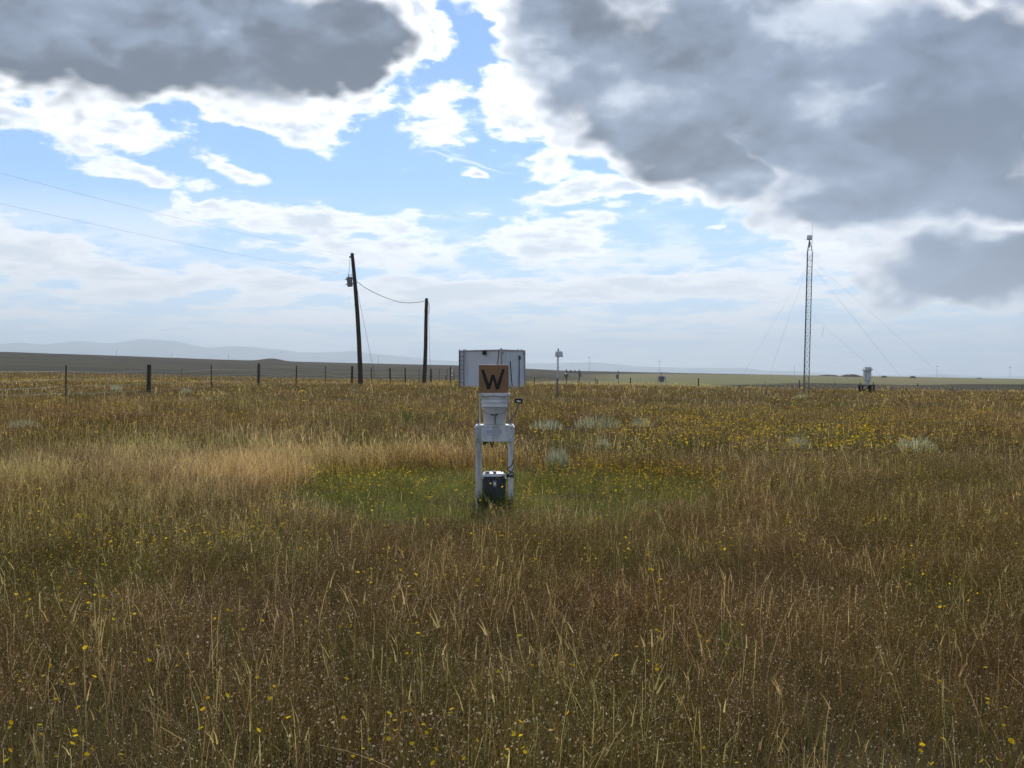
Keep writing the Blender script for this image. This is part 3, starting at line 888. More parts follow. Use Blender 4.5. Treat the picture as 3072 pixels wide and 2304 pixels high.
top_a = at(1050, 769, PD1)
dirn = Vector((G3(0, 41.0) - top_a.x, 41.0 - PD1, 0))
end_a = top_a + dirn * 2.4; end_a.z = top_a.z + 1.0
tag(line('power_line', sag_line(top_a, end_a, 0.85), 0.0045, 'wire'), 'upper power line running from the taller pole top out to the left', 'power line', 'power lines')
top_b = at(1045, 824, PD1)
end_b = top_b + dirn * 2.4; end_b.z = top_b.z + 1.0
tag(line('power_line', sag_line(top_b, end_b, 0.75), 0.0045, 'wire'), 'lower power line running from the transformer out to the left', 'power line', 'power lines')
sp = [(408, 462), (430, 480), (510, 540), (600, 590), (690, 632), (780, 665), (850, 690), (900, 703), (960, 710), (1020, 712), (1110, 705), (1160, 695), (1200, 683)]
sv = []
for k, (qx, qy) in enumerate(sp):
    f = (qx - 430) / 770
    sv.append(at(960 + qx / 3.77, 720 + qy / 3.77, PD1 + (PD2 - PD1) * f))
tag(line('service_cable', sv, 0.022, 'cable'), 'single sagging cable strung between the two utility poles', 'cable')

# ================================================================== lattice tower
TD = 62.0
tb = foot(2416, TD)
ttop = at(2427, 757, TD)
tower = thing('lattice_tower', 'tall guyed lattice tower with a white drum and whip antenna on top', 'tower', tb)
tax = ttop - tb
def tp(f, k, rad=0.19):
    a = R(100 + 120 * k)
    return tax * f + Vector((rad * math.cos(a), rad * math.sin(a), 0))
for k in range(3):
    MB().tube([tp(-0.02, k), tp(0.5, k), tp(1.0, k)], 0.027, 8).build('leg', M['galv'], tower, smooth=True)
    MB().tube([tp(1.0, k), tp(1.03, k, 0.13), tp(1.075, k, 0.03)], 0.021, 8).build('leg', M['galv'], tower, smooth=True)
ns = 21
for s_ in range(ns):
    f0 = 0.02 + s_ / ns * 0.97; f1 = 0.02 + (s_ + 1) / ns * 0.97
    br = bpy.data.objects.new('bay', None); col.objects.link(br); br.parent = tower
    for k in range(3):
        k2 = (k + 1) % 3
        MB().tube([tp(f0, k), tp(f0, k2)], 0.010, 5).build('rung', M['galv'], br)
        MB().tube([tp(f0, k), tp(f1, k2)], 0.006, 5).build('brace', M['galv'], br)
        MB().tube([tp(f0, k2), tp(f1, k)], 0.006, 5).build('brace', M['galv'], br)
dz_ = tax * 1.075
MB().tube([dz_ + Vector((0, 0, -0.35)), dz_ + Vector((0, 0, 0.16))], 0.035, 8).build('stub_mast', M['galv'], tower)
dr_ = MB().lathe([(0.02, 0.14), (0.155, 0.14), (0.16, 0.17), (0.145, 0.36), (0.13, 0.38), (0.02, 0.385)], n=24).build('drum', M['rim'], tower, smooth=True); dr_.location = dz_
MB().lathe([(0.02, 0.115), (0.17, 0.12), (0.17, 0.138), (0.02, 0.139)], n=20).build('drum_base', M['grey'], tower).location = dz_
wh = at(2435, 750, TD) - tb
MB().tube([wh, at(2436, 715, TD) - tb, at(2436.5, 664, TD) - tb], 0.020, 6, 0.010).build('whip_antenna', M['insul'], tower)
MB().tube([wh, wh + Vector((-0.22, 0, 0.0))], 0.015, 6).build('antenna_bracket', M['galv'], tower)
for (qx, qy), (px_, d_) in zip([(2417, 806), (2416, 813), (2438, 803), (2434, 946), (2437, 782)], [(2203, 58), (2291, 53), (2740, 57), (2684, 70), (2868, 71)]):
    an = foot(px_, d_)
    gw = line('guy_wire', [at(qx, qy, TD) - tb, (an + Vector((0, 0, 0.35))) - tb], 0.0042, 'wire', tower, 4)
    u_ = (at(qx, qy, TD) - an).normalized()
    MB().tube([an - tb - u_ * 0.2, an - tb + u_ * 0.75], 0.028, 6).build('anchor_rod', M['rust'], gw)
hang = at(2470, 982, 64) - tb
line('loose_wire', [hang, hang + Vector((-0.02, 0, -0.25)), hang + Vector((-0.12, 0, -0.6))], 0.008, 'wire', tower, 4)

# ================================================================== white instrument housing on a timber platform
ID = 68.0
ib = foot(2602, ID)
plat = thing('timber_platform', 'low dark timber platform under the white instrument housing', 'platform', ib)
pz = EYE + (HZ - 1157) / F * ID - ib.z
for (x, y) in ((-0.42, -0.3), (0.0, -0.3), (0.32, -0.3), (-0.42, 0.3), (0.32, 0.3)):
    MB().box(x - 0.05, x + 0.05, y - 0.05, y + 0.05, -0.2, pz - 0.002).build('leg', M['post'], plat)
for k in range(5):
    MB().box(-0.50, 0.40, -0.40 + k * 0.165, -0.25 + k * 0.165, pz, pz + 0.05).build('plank', M['post'], plat)
MB().tube([(-0.40, -0.36, 0.1), (-0.02, -0.36, pz - 0.05)], 0.03, 6).build('brace', M['post'], plat)
MB().tube([(0.30, -0.36, 0.1), (0.02, -0.36, pz - 0.05)], 0.03, 6).build('brace', M['post'], plat)
for qx, tz in ((2581, 1148), (2620, 1146)):
    fp = foot(qx, ID - 1.0)
    pl = thing('steel_stake', 'thin dark steel stake beside the timber platform, on its %s' % ('left' if qx < 2600 else 'right'), 'stake', fp, group='stakes beside the platform')
    MB().box(-0.02, 0.02, -0.02, 0.02, -0.2, EYE + (HZ - tz) / F * (ID - 1) - fp.z).build('shaft', M['rust'], pl)
    MB().box(-0.03, 0.03, -0.035, -0.0205, 0.1, 0.2).build('anchor_plate', M['rust'], pl)
ins = thing('instrument_housing', 'white box-shaped instrument housing with pitched cap on the timber platform', 'instrument', ib + Vector((0, 0, pz + 0.05)))
h0 = EYE + (HZ - 1110) / F * ID - ib.z - pz - 0.05
MB().box(-0.20, 0.20, -0.20, 0.20, 0.30, h0).build('body', M['white'], ins, 0.01)
MB().frustum(0, 0, 0.0, 0.298, 0.20, 0.20, 0.26, 0.26).build('pedestal', M['white'], ins)
MB().frustum(0, 0, h0 + 0.001, h0 + 0.20, 0.56, 0.56, 0.36, 0.36).build('cap', M['white'], ins, 0.01)
MB().box(-0.26, 0.26, -0.26, 0.26, h0 - 0.035, h0 - 0.001).build('eave', M['white'], ins)
for x in (-0.11, 0.09):
    MB().box(x - 0.045, x + 0.045, -0.206, -0.199, h0 - 0.14, h0 - 0.09).build('port', M['grey'], ins)
MB().box(-0.04, 0.05, -0.272, -0.22, h0 + 0.09, h0 + 0.12).build('badge', M['grey'], ins)

# ================================================================== fences
def fence_post(fence, px, top, d, kind):
    p = foot(px, d)
    h = EYE + (HZ - top) / F * d - p.z
    if kind == 'steel':
        m_ = MB()
        m_.box(-0.030, 0.030, -0.006, 0.006, -0.25, h); m_.box(-0.006, 0.006, 0.0062, 0.045, -0.25, h - 0.003)
        o = m_.build('steel_post', M['rust'], fence)
    else:
        r = {'wood': 0.10, 'grey': 0.085, 'thin': 0.05}[kind]
        rr = [r * (1 + 0.08 * math.sin(q * 2.1 + px)) for q in range(5)]
        m_ = MB()
        n = 10
        prof = [(rr[0], -0.25), (rr[1], 0.1), (rr[2] * 0.98, h * 0.5), (rr[3] * 0.95, h * 0.9), (rr[4] * 0.9, h)]
        m_.lathe(prof, n=n, close=True)
        o = m_.build('wooden_post' if kind != 'thin' else 'stay', M['post' if kind == 'wood' else 'greypost'], fence, smooth=True)
    o.location = p - fence.location
    o.rotation_euler = (R(random.uniform(-1.5, 1.5)), R(random.uniform(-2.0, 2.0)), R(random.uniform(-25, 25)))
    return p, h


fence = thing('wire_fence', 'barbed wire fence with wood and steel posts receding along the left', 'fence', foot(-150, 37.0))
fl = [(-200, 1085, 37, 'steel'), (197, 1095, 42, 'steel'), (446, 1094, 48.5, 'wood'), (635, 1095, 57, 'steel'), (775, 1090, 63, 'grey'), (889, 1097, 70, 'thin'), (977, 1098, 76, 'steel'), (1055, 1099, 83, 'wood'),
      (1115, 1104, 92, 'thin'), (1171, 1104, 98, 'grey'), (1216, 1103, 106, 'grey'), (1258, 1106, 114, 'steel'), (1293, 1107, 121, 'wood'), (1319, 1109, 130, 'steel'), (1341, 1110, 138, 'steel'), (1351.5, 1100, 142, 'wood'), (1362, 1112, 148, 'thin')]
tops = []
for q in fl:
    tops.append(fence_post(fence, *q))
for k in range(4):
    pts = []
    for i in range(len(tops) - 1):
        (p0, h0_), (p1, h1_) = tops[i], tops[i + 1]
        z0_ = (0.86, 0.62, 0.38, 0.14)[k]
        a_ = p0 + Vector((0, -0.06, 1.25 * z0_ + (h0_ - 1.25) * 0.3)); b_ = p1 + Vector((0, -0.06, 1.25 * z0_ + (h1_ - 1.25) * 0.3))
        sg = random.uniform(0.02, 0.12)
        for s_ in range(6):
            f = s_ / 6
            pts.append(a_.lerp(b_, f) - Vector((0, 0, 4 * sg * f * (1 - f))) - fence.location)
    pts.append(b_ - fence.location)
    w_ = line('wire', pts, 0.004, 'fence_wire', fence, 4)
# steel stays hung on the wires, insulators on the corner post
for qx, d_, t0_, t1_ in ((34, 40, 1117, 1172), (545, 52, 1105, 1165)):
    pa, pb = at(qx, t0_, d_), at(qx, t1_, d_)
    MB().tube([pa - fence.location, pb - fence.location], 0.010, 5).build('stay', M['rust'], fence)
for ty in (1112.5, 1118, 1127):
    pa = at(1356, ty, 141.5) - fence.location
    MB().lathe([(0.03, 0), (0.10, 0.02), (0.10, 0.10), (0.03, 0.14)], n=8, close=True).build('insulator', M['insul'], fence).location = pa
pa = foot(1337, 100)
pp = thing('marker_pipe', 'thin rusty marker pipe left of the shelter in the grass', 'pipe', pa)
MB().tube([(0, 0, -0.1), (0.02, 0, 0.95)], 0.035, 8).build('pipe', M['rust'], pp)
MB().tube([(0.02, 0, 0.952), (0.02, 0, 1.0)], 0.042, 8).build('cap', M['rust'], pp)
sk = thing('survey_stake', 'short reddish survey stake right of the shelter', 'stake', foot(1603, 92))
MB().box(-0.05, 0.05, -0.02, 0.02, -0.1, 0.75).build('shaft', wood('stake_wood', (0.20, 0.07, 0.04), (0.26, 0.11, 0.07)), sk)
MB().add([(-0.05, -0.02, 0.752), (0.05, -0.02, 0.752), (0.05, 0.02, 0.752), (-0.05, 0.02, 0.752), (0, 0, 0.85)], [(0, 1, 4), (1, 2, 4), (2, 3, 4), (3, 0, 4), (3, 2, 1, 0)]).build('tip', M['rust'], sk)

fence2 = thing('wire_fence', 'far line of fence posts across the fields on the right', 'fence', foot(2000, 175.0))
fr = [(1891, 1133, 165, 'wood'), (2095, 1134, 170, 'wood'), (2296, 1141, 180, 'steel'), (2399, 1140, 185, 'wood'), (2505, 1145, 188, 'steel'), (2754, 1150, 200, 'wood'), (2858, 1153, 205, 'steel'), (2960, 1154, 210, 'steel'), (3066, 1154, 215, 'wood'), (3180, 1155, 220, 'steel')]
tops2 = [fence_post(fence2, *q) for q in fr]
for k in range(3):
    pts = []
    for i in range(len(tops2) - 1):
        (p0, h0_), (p1, h1_) = tops2[i], tops2[i + 1]
        for s_ in range(5):
            f = s_ / 5
            pts.append((p0 + Vector((0, 0, h0_ * (0.85 - 0.28 * k)))).lerp(p1 + Vector((0, 0, h1_ * (0.85 - 0.28 * k))), f) - Vector((0, 0, 0.2 * f * (1 - f))) - fence2.location)
    line('wire', pts, 0.006, 'wire', fence2, 4)

# ================================================================== instruments beyond the crest
QD = 118.0
def Q(px, py, d=QD):
    return at(px, py, d)
rb = foot(1718, QD)
rack = thing('instrument_rack', 'dark two-post instrument rack with crossbar and hanging grey drum beyond the crest', 'instrument rack', rb)
for qx, t_ in ((1699.5, 1108), (1737.5, 1109)):
    MB().tube([foot(qx, QD) - rb + Vector((0, 0, -0.2)), Q(qx, t_) - rb], 0.055, 8).build('post', M['post'], rack)
MB().tube([Q(1700, 1116.5) - rb, Q(1737, 1117) - rb], 0.04, 6).build('crossbar', M['grey'], rack)
for qx in (1712, 1725):
    MB().tube([Q(qx, 1116) - rb, Q(qx, 1110) - rb], 0.06, 6).build('gauge', M['rust'], rack)
dr2 = MB().lathe([(0.04, -0.28), (0.10, -0.26), (0.25, 0.0), (0.26, 0.26), (0.22, 0.30), (0.02, 0.32)], n=18).build('drum', M['grey'], rack, smooth=True); dr2.location = Q(1697.5, 1128) - rb + Vector((0, -0.32, 0))
p_ = Q(1741, 1125) - rb
MB().box(p_.x - 0.10, p_.x + 0.10, p_.y - 0.15, p_.y - 0.07, p_.z - 0.2, p_.z + 0.2).build('enclosure', M['grey'], rack)
wbx = thing('cabinet', 'small pale grey cabinet at the foot of the two-post rack', 'cabinet', foot(1734, QD - 1))
MB().box(-0.13, 0.10, -0.12, 0.12, -0.05, 0.48).build('body', M['galv'], wbx, 0.01)
MB().box(-0.15, 0.12, -0.14, 0.14, 0.482, 0.51).build('lid', M['galv'], wbx)
fb = foot(1760, QD + 2)
fr_ = thing('ground_frame', 'low pale rail frame on the ground right of the two-post rack', 'frame', fb)
for qx in (1749, 1772):
    MB().box(G3(qx, QD) - fb.x - 0.04, G3(qx, QD) - fb.x + 0.04, -0.2, 0.2, -0.1, 0.5).build('leg', M['galv'], fr_)
for z in (0.22, 0.46):
    MB().box(G3(1750, QD) - fb.x + 0.05, G3(1771, QD) - fb.x - 0.05, -0.05, 0.05, z, z + 0.07).build('rail', M['insul'], fr_)
for qx, h_, lab in ((1786, 0.85, 'slim straw-coloured stake right of the low rail frame'), (1792, 0.65, 'stubby dark post right of the low rail frame')):
    st = thing('stake', lab, 'stake', foot(qx, QD), group='stakes near the rail frame')
    MB().box(-0.05, 0.05, -0.05, 0.05, -0.1, h_).build('shaft', M['greypost' if qx == 1786 else 'post'], st)
    MB().frustum(0, 0, h_ + 0.001, h_ + 0.06, 0.1, 0.1, 0.04, 0.04).build('tip', M['post'], st)
mb_ = foot(1855, QD)
mast = thing('instrument_mast', 'slim mast with a grey enclosure beyond the crest', 'mast', mb_)
MB().tube([Vector((0, 0, -0.2)), Q(1855, 1111) - mb_], 0.035, 8).build('pole', M['galv'], mast)
p_ = Q(1851.5, 1129) - mb_
e_ = MB().box(p_.x - 0.13, p_.x + 0.10, p_.y - 0.2, p_.y - 0.05, p_.z - 0.27, p_.z + 0.27).build('enclosure', M['grey'], mast, 0.02)
MB().box(p_.x - 0.09, p_.x + 0.06, p_.y - 0.215, p_.y - 0.2005, p_.z - 0.2, p_.z + 0.2).build('door', M['galv'], e_)
qb = foot(1983, QD)
tri = thing('weather_station', 'weather station with a wide sensor boom and grey instrument cluster beyond the crest', 'weather station', qb)
MB().tube([Vector((0, 0, -0.2)), Q(1984, 1118) - qb], 0.04, 8).build('mast', M['galv'], tri)
for dy_, z_ in ((0.0, 1117), (0.25, 1121), (-0.2, 1124)):
    MB().tube([Q(1971, z_) - qb + Vector((0, dy_, 0)), Q(2006, z_ + 1) - qb + Vector((0, dy_, 0))], 0.022, 6).build('boom', M['insul'], tri)
for qx in (1972, 1980, 1990, 1998, 2005):
    MB().tube([Q(qx, 1125) - qb, Q(qx, 1114.5) - qb], 0.018, 5).build('sensor_rod', M['insul'], tri)
line('lightning_rod', [Q(1979, 1118) - qb, Q(1979, 1105) - qb], 0.012, 'wire', tri)
p_ = Q(1984, 1136) - qb
MB().frustum(p_.x, p_.y - 0.25, p_.z - 0.36, p_.z + 0.3, 0.5, 0.35, 0.7, 0.4).build('instrument_cluster', M['grey'], tri, 0.05)
MB().box(p_.x - 0.02, p_.x + 0.14, p_.y - 0.47, p_.y - 0.451, p_.z - 0.1, p_.z + 0.22).build('door', M['galv'], tri)
MB().box(p_.x - 0.36, p_.x + 0.08, p_.y - 0.5, p_.y - 0.1, -0.05, 0.16).build('battery_case', M['rubber'], tri, 0.02)
MB().tube([Q(1996, 1130) - qb, foot(2000, QD - 0.5) - qb], 0.03, 6).build('strut', M['galv'], tri)
MB().tube([Q(1976, 1130) - qb, foot(1971, QD - 0.5) - qb], 0.03, 6).build('strut', M['galv'], tri)

# ================================================================== far away: rock outcrops, lone bushes, poles on the ridge
rock_m, gg = new_mat('outcrop_rock')
pos = gg.node('ShaderNodeNewGeometry').outputs['Position']
finish(gg, rock_m, principled(gg, gg.mix(gg.ss(gg.noise(pos, 0.25, 5, 0.65), 0.42, 0.6), (0.08, 0.058, 0.045), (0.22, 0.165, 0.13)), 0.95, spec=0.1))
def outcrop(px, d, w, h, label, seed):
    c_ = foot(px, d)
    r_ = random.Random(seed)
    n, mrow = 26, 5
    vs, fs = [], []
    hs_ = [r_.uniform(0.65, 1.0) for _ in range(n)]
    for j in range(mrow):
        for i in range(n):
            u = i / (n - 1) * 2 - 1
            env = max(0.0, 1 - abs(u) ** 3.2) * (0.75 + 0.25 * hs_[i])
            vj = j / (mrow - 1) * 2 - 1
            z = h * env * (1 - vj * vj) ** 0.5 if abs(vj) < 1 else -1.0
            vs.append((u * w / 2, vj * w * 0.22 + r_.uniform(-0.3, 0.3), z + r_.uniform(-0.15, 0.15)))
    fs = [(j * n + i, j * n + i + 1, (j + 1) * n + i + 1, (j + 1) * n + i) for j in range(mrow - 1) for i in range(n - 1)]
    o = MB().add(vs, fs).build('rock_outcrop', rock_m)
    o.location = c_ - Vector((0, 0, 0.4))
    return tag(o, label, 'rock outcrop', 'rock outcrops on the skyline')
outcrop(2482, 760, 18, 1.5, 'paler low rock outcrop on the skyline left of the instrument housing', 1)
outcrop(2552, 720, 16, 2.2, 'darkest and tallest low rock outcrop, on the skyline beside the instrument housing', 2)
outcrop(2937, 780, 6, 1.3, 'smallest low brown rock outcrop, on the skyline near the right edge', 3)

for px_, d_, h_, lab in ((1767.5, 880, 12.5, 'tiny far pole on the ridge above the low rail frame'), (1979, 900, 10.5, 'tiny far pole on the ridge behind the weather station'), (2383, 900, 8, 'tiny far pole on the ridge left of the lattice tower'), (2811, 900, 10.5, 'far pole on the skyline right of the instrument housing'),
                         (3030, 900, 10.5, 'far pole on the skyline near the right edge'), (350, 880, 5, 'tiny far post on the left ridge above the thick fence post'), (685, 880, 5, 'tiny far post on the left ridge just before the knoll'), (515, 890, 4, 'tiny far post on the left ridge between the two others'), (1135, 890, 7, 'tiny far post on the ridge between the utility poles')):
    c_ = foot(px_, d_)
    fp = thing('far_pole', lab, 'pole', c_, group='far poles on the ridge')
    MB().tube([(0, 0, -1), (0, 0, h_)], 0.10, 6, 0.07).build('shaft', M['pole'], fp)
    if h_ > 10:
        MB().box(-1.1, 1.1, -0.08, 0.08, h_ - 0.9, h_ - 0.65).build('crossarm', M['pole'], fp)
    else:
        MB().box(-0.3, 0.3, -0.06, 0.06, h_ * 0.8, h_ * 0.8 + 0.15).build('crossarm', M['pole'], fp)
# ================================================================== vegetation
def veg_material(name, trans=0.4, vary=0.35, patch=True):
    m, gg = new_mat(name)
    a = gg.node('ShaderNodeAttribute'); a.attribute_name = 'tint'
    oi = gg.node('ShaderNodeObjectInfo')
    pos = gg.node('ShaderNodeNewGeometry').outputs['Position']
    k = gg.lin(oi.outputs['Random'], 0, 1, 1 - vary, 1 + vary)
    c = gg.v('SCALE', a.outputs['Color'], scale=k)
    if patch:
        n = gg.noise(pos, 0.35, 3, 0.6)
        c = gg.mix(gg.ss(n, 0.4, 0.62, 0.0, 0.5), c, gg.v('MULTIPLY', c, (0.74, 0.96, 0.60)))
        n2 = gg.noise(pos, 0.11, 3, 0.6)
        c = gg.mix(gg.ss(n2, 0.42, 0.6, 0.0, 0.6), c, gg.v('MULTIPLY', c, (1.08, 0.92, 0.82)))
    d = gg.node('ShaderNodeBsdfDiffuse'); gg.put(d.inputs[0], c)
    t = gg.node('ShaderNodeBsdfTranslucent'); gg.put(t.inputs[0], gg.v('MULTIPLY', c, (1.06, 1.0, 0.75)))
    mx = gg.node('ShaderNodeMixShader'); mx.inputs[0].default_value = trans
    gg.put(mx.inputs[1], d.outputs[0]); gg.put(mx.inputs[2], t.outputs[0])
    return finish(gg, m, mx.outputs[0])


VM = veg_material('dry_grass', 0.42)
VF = veg_material('petals', 0.5, 0.15, False)
VS = veg_material('silver_leaves', 0.45, 0.2, False)


class Veg:
    def __init__(s, seed):
        s.v, s.f, s.c = [], [], []
        s.r = random.Random(seed)

    def blade(s, x, y, z, h, w, az_, lean, bend, c, seg=3, tipw=0.15, face=None):
        """a ribbon that rises from (x, y, z), leaning and bending towards az_"""
        b = len(s.v)
        fa = s.r.uniform(0, math.pi) if face is None else face
        wx, wy = math.cos(fa) * w / 2, math.sin(fa) * w / 2
        px_, py_, pz_ = x, y, z
        ang = lean
        L = h / seg
        for k in range(seg + 1):
            f = k / seg
            ww = 1 - (1 - tipw) * f
            s.v += [(px_ - wx * ww, py_ - wy * ww, pz_), (px_ + wx * ww, py_ + wy * ww, pz_)]
            s.c += [c, c]
            px_ += math.cos(az_) * math.sin(ang) * L; py_ += math.sin(az_) * math.sin(ang) * L; pz_ += math.cos(ang) * L
            ang += bend / seg
        for k in range(seg):
            s.f.append((b + 2 * k, b + 2 * k + 1, b + 2 * k + 3, b + 2 * k + 2))
        return s.v[-1]

    def speck(s, p, q, c):
        b = len(s.v)
        r = s.r
        a1 = Vector((r.gauss(0, 1), r.gauss(0, 1), r.gauss(0, 1))).normalized() * q
        a2 = Vector((r.gauss(0, 1), r.gauss(0, 1), r.gauss(0, 1))).normalized() * q
        s.v += [(p[0] - a1.x, p[1] - a1.y, p[2] - a1.z), (p[0] + a2.x, p[1] + a2.y, p[2] + a2.z), (p[0] + a1.x, p[1] + a1.y, p[2] + a1.z), (p[0] - a2.x, p[1] - a2.y, p[2] - a2.z)]
        s.c += [c] * 4
        s.f.append((b, b + 1, b + 2, b + 3))

    def flower(s, p, rad, c, n=8, tilt=0.5):
        r = s.r
        b = len(s.v)
        nrm = Vector((r.gauss(0, tilt), r.gauss(0, tilt), 1)).normalized()
        u = nrm.orthogonal().normalized(); w = nrm.cross(u)
        s.v.append(tuple(Vector(p) - nrm * rad * 0.12)); s.c.append(tuple(v * 0.6 for v in c))
        for k in range(n * 2):
            a = math.pi * k / n
            q = rad * (1.0 if k % 2 == 0 else 0.62) * r.uniform(0.9, 1.1)
            s.v.append(tuple(Vector(p) + u * (q * math.cos(a)) + w * (q * math.sin(a)) + nrm * rad * r.uniform(-0.1, 0.12)))
            s.c.append(c)
        for k in range(n * 2):
            s.f.append((b, b + 1 + k, b + 1 + (k + 1) % (n * 2)))

    def mesh(s, name, mats, fm=None):
        me = bpy.data.meshes.new(name)
        me.from_pydata(s.v, [], s.f)
        ca = me.attributes.new('tint', 'FLOAT_COLOR', 'POINT')
        arr = np.ones((len(s.v), 4), np.float32); arr[:, :3] = np.array(s.c, np.float32)
        ca.data.foreach_set('color', arr.ravel())
        for m_ in mats: me.materials.append(m_)
        if fm: me.polygons.foreach_set('material_index', fm)
        return me


def tint(r, a, b):
    t = r.random()
    k = r.uniform(0.8, 1.2)
    return tuple((a[i] * (1 - t) + b[i] * t) * k for i in range(3))


BR0, BR1 = (0.108, 0.066, 0.029), (0.255, 0.172, 0.073)
ST0, ST1 = (0.44, 0.315, 0.155), (0.74, 0.585, 0.34)
GR0, GR1 = (0.090, 0.110, 0.032), (0.165, 0.165, 0.058)


def disc(r, rad):
    a = r.uniform(0, 2 * math.pi); q = rad * math.sqrt(r.random())
    return q * math.cos(a), q * math.sin(a)


def v_flower(seed, n=7, rad=0.26, fr=0.0115, hs=(0.26, 0.42), petals=8, leaf=True):
    V = Veg(seed); r = V.r
    idx = []
    for _ in range(n):
        x, y = disc(r, rad)
        tip = V.blade(x, y, -0.02, r.uniform(*hs), 0.0024, r.uniform(0, 6.28), r.uniform(0, 0.3), r.uniform(-0.2, 0.4), tint(r, GR0, GR1), 3, 0.7)
        if leaf:
            for _ in range(4):
                V.blade(x, y, r.uniform(0.0, 0.15), r.uniform(0.04, 0.1), 0.005, r.uniform(0, 6.28), r.uniform(0.3, 0.9), 0.5, tint(r, GR0, GR1), 2, 0.2)
        k0 = len(V.f)
        V.flower(tip, fr * r.uniform(0.75, 1.25), tint(r, (0.84, 0.52, 0.012), (0.95, 0.72, 0.03)), petals)
        idx += list(range(k0, len(V.f)))
    fm = [0] * len(V.f)
    for i in idx: fm[i] = 1
    return V.mesh('yellow_flower', [VM, VF], fm)


def hidden(meshes, nm):
    c = bpy.data.collections.new(nm)
    for i, me in enumerate(meshes):
        o = bpy.data.objects.new('%s_%02d' % (nm, i), me)
        c.objects.link(o)
    return c


def scatter(name, label, meshes, P_, scl, tiltmax=0.12):
    n = len(P_)
    me = bpy.data.meshes.new(name)
    me.vertices.add(n)
    me.vertices.foreach_set('co', np.asarray(P_, np.float32).ravel())
    def put(nm, typ, key, arr):
        a = me.attributes.new(nm, typ, 'POINT'); a.data.foreach_set(key, arr)
    put('vi', 'INT', 'value', rng.integers(0, len(meshes), n).astype(np.int32))
    rot = np.stack([rng.uniform(-tiltmax, tiltmax, n), rng.uniform(-tiltmax, tiltmax, n), rng.uniform(0, 6.283, n)], -1).astype(np.float32)
    put('rot', 'FLOAT_VECTOR', 'vector', rot.ravel())
    s = np.asarray(scl, np.float32)
    put('scl', 'FLOAT_VECTOR', 'vector', np.stack([s, s, s * rng.uniform(0.85, 1.2, n).astype(np.float32)], -1).ravel())
    o = bpy.data.objects.new(name, me)
    col.objects.link(o)
    tree = bpy.data.node_groups.new(name, 'GeometryNodeTree')
    tree.interface.new_socket('Geometry', in_out='INPUT', socket_type='NodeSocketGeometry')
    tree.interface.new_socket('Geometry', in_out='OUTPUT', socket_type='NodeSocketGeometry')
    N_, L_ = tree.nodes, tree.links
    gi, go = N_.new('NodeGroupInput'), N_.new('NodeGroupOutput')
    ci = N_.new('GeometryNodeCollectionInfo')
    ci.inputs['Collection'].default_value = hidden(meshes, name + '_plants')
    ci.inputs['Separate Children'].default_value = True
    ci.inputs['Reset Children'].default_value = True
    ip = N_.new('GeometryNodeInstanceOnPoints')
    ip.inputs['Pick Instance'].default_value = True
    def na(nm, typ):
        k = N_.new('GeometryNodeInputNamedAttribute'); k.data_type = typ; k.inputs['Name'].default_value = nm
        return k.outputs['Attribute']
    L_.new(gi.outputs[0], ip.inputs['Points'])
    L_.new(ci.outputs[0], ip.inputs['Instance'])
    L_.new(na('vi', 'INT'), ip.inputs['Instance Index'])
    L_.new(na('rot', 'FLOAT_VECTOR'), ip.inputs['Rotation'])
    L_.new(na('scl', 'FLOAT_VECTOR'), ip.inputs['Scale'])
    L_.new(ip.outputs[0], go.inputs[0])
    md = o.modifiers.new('plants', 'NODES'); md.node_group = tree
    return tag(o, label, kind='stuff')


ROOM = []            # x, y, radius kept free of grass


# silvery sagebrush clumps, each a plant of its own
def sage_mesh(seed, w, h, fine=1.0, c0=(0.17, 0.19, 0.14), c1=(0.62, 0.64, 0.51)):
    V = Veg(seed); r = V.r
    for _ in range(int(340 * fine)):
        x, y = disc(r, w / 2)
        q = 1 - (math.hypot(x, y) / (w / 2)) ** 2 * 0.55
        hh = h * q * r.uniform(0.55, 1.08)
        V.blade(x * 0.75, y * 0.75, -0.02, hh, 0.010 * (w / 0.5) ** 0.5, math.atan2(y, x) + r.gauss(0, 0.5), r.uniform(0, 0.30), r.uniform(-0.1, 0.35), tint(r, c0, c1), 3, 0.25)
    return V.mesh('foliage', [VS])


def stem_mesh(seed, w, h):
    V = Veg(seed + 50); r = V.r
    for _ in range(9):
        x, y = disc(r, w * 0.15)
        V.blade(x, y, -0.04, h * 0.6, 0.012, r.uniform(0, 6.28), r.uniform(0.05, 0.5), 0.2, tint(r, (0.08, 0.06, 0.045), (0.13, 0.10, 0.08)), 3, 0.5)
    return V.mesh('stems', [VM])


def plant(name, label, cat, px_, row, wpx, hpx, group, seed, **kw):
    """a plant whose base shows at (px, row) in the photograph, wpx wide and hpx high there"""
    d = 12.0
    for _ in range(60):
        d = 0.5 * d + 0.5 * max(3.0, min(100.0, (EYE - gz(G3(px_, d), d)) * F / (row - HZ)))
    c_ = foot(px_, d)
    t = thing(name, label, cat, c_, random.uniform(0, 6), group)
    ROOM.append((c_.x, c_.y - 0.3 * wpx / F * d - (0.35 if name == 'sagebrush' else 0.05), wpx / F * d * 0.6 + (0.28 if name == 'sagebrush' else 0.0)))
    if wpx == 78: ROOM.append((c_.x, c_.y + 0.45, 0.5))
    f = bpy.data.objects.new('foliage', sage_mesh(seed, wpx / F * d * 1.1, hpx / F * d * 1.3, **kw)); col.objects.link(f); f.parent = t
    s_ = bpy.data.objects.new('stems', stem_mesh(seed, wpx / F * d, hpx / F * d)); col.objects.link(s_); s_.parent = t
    return t


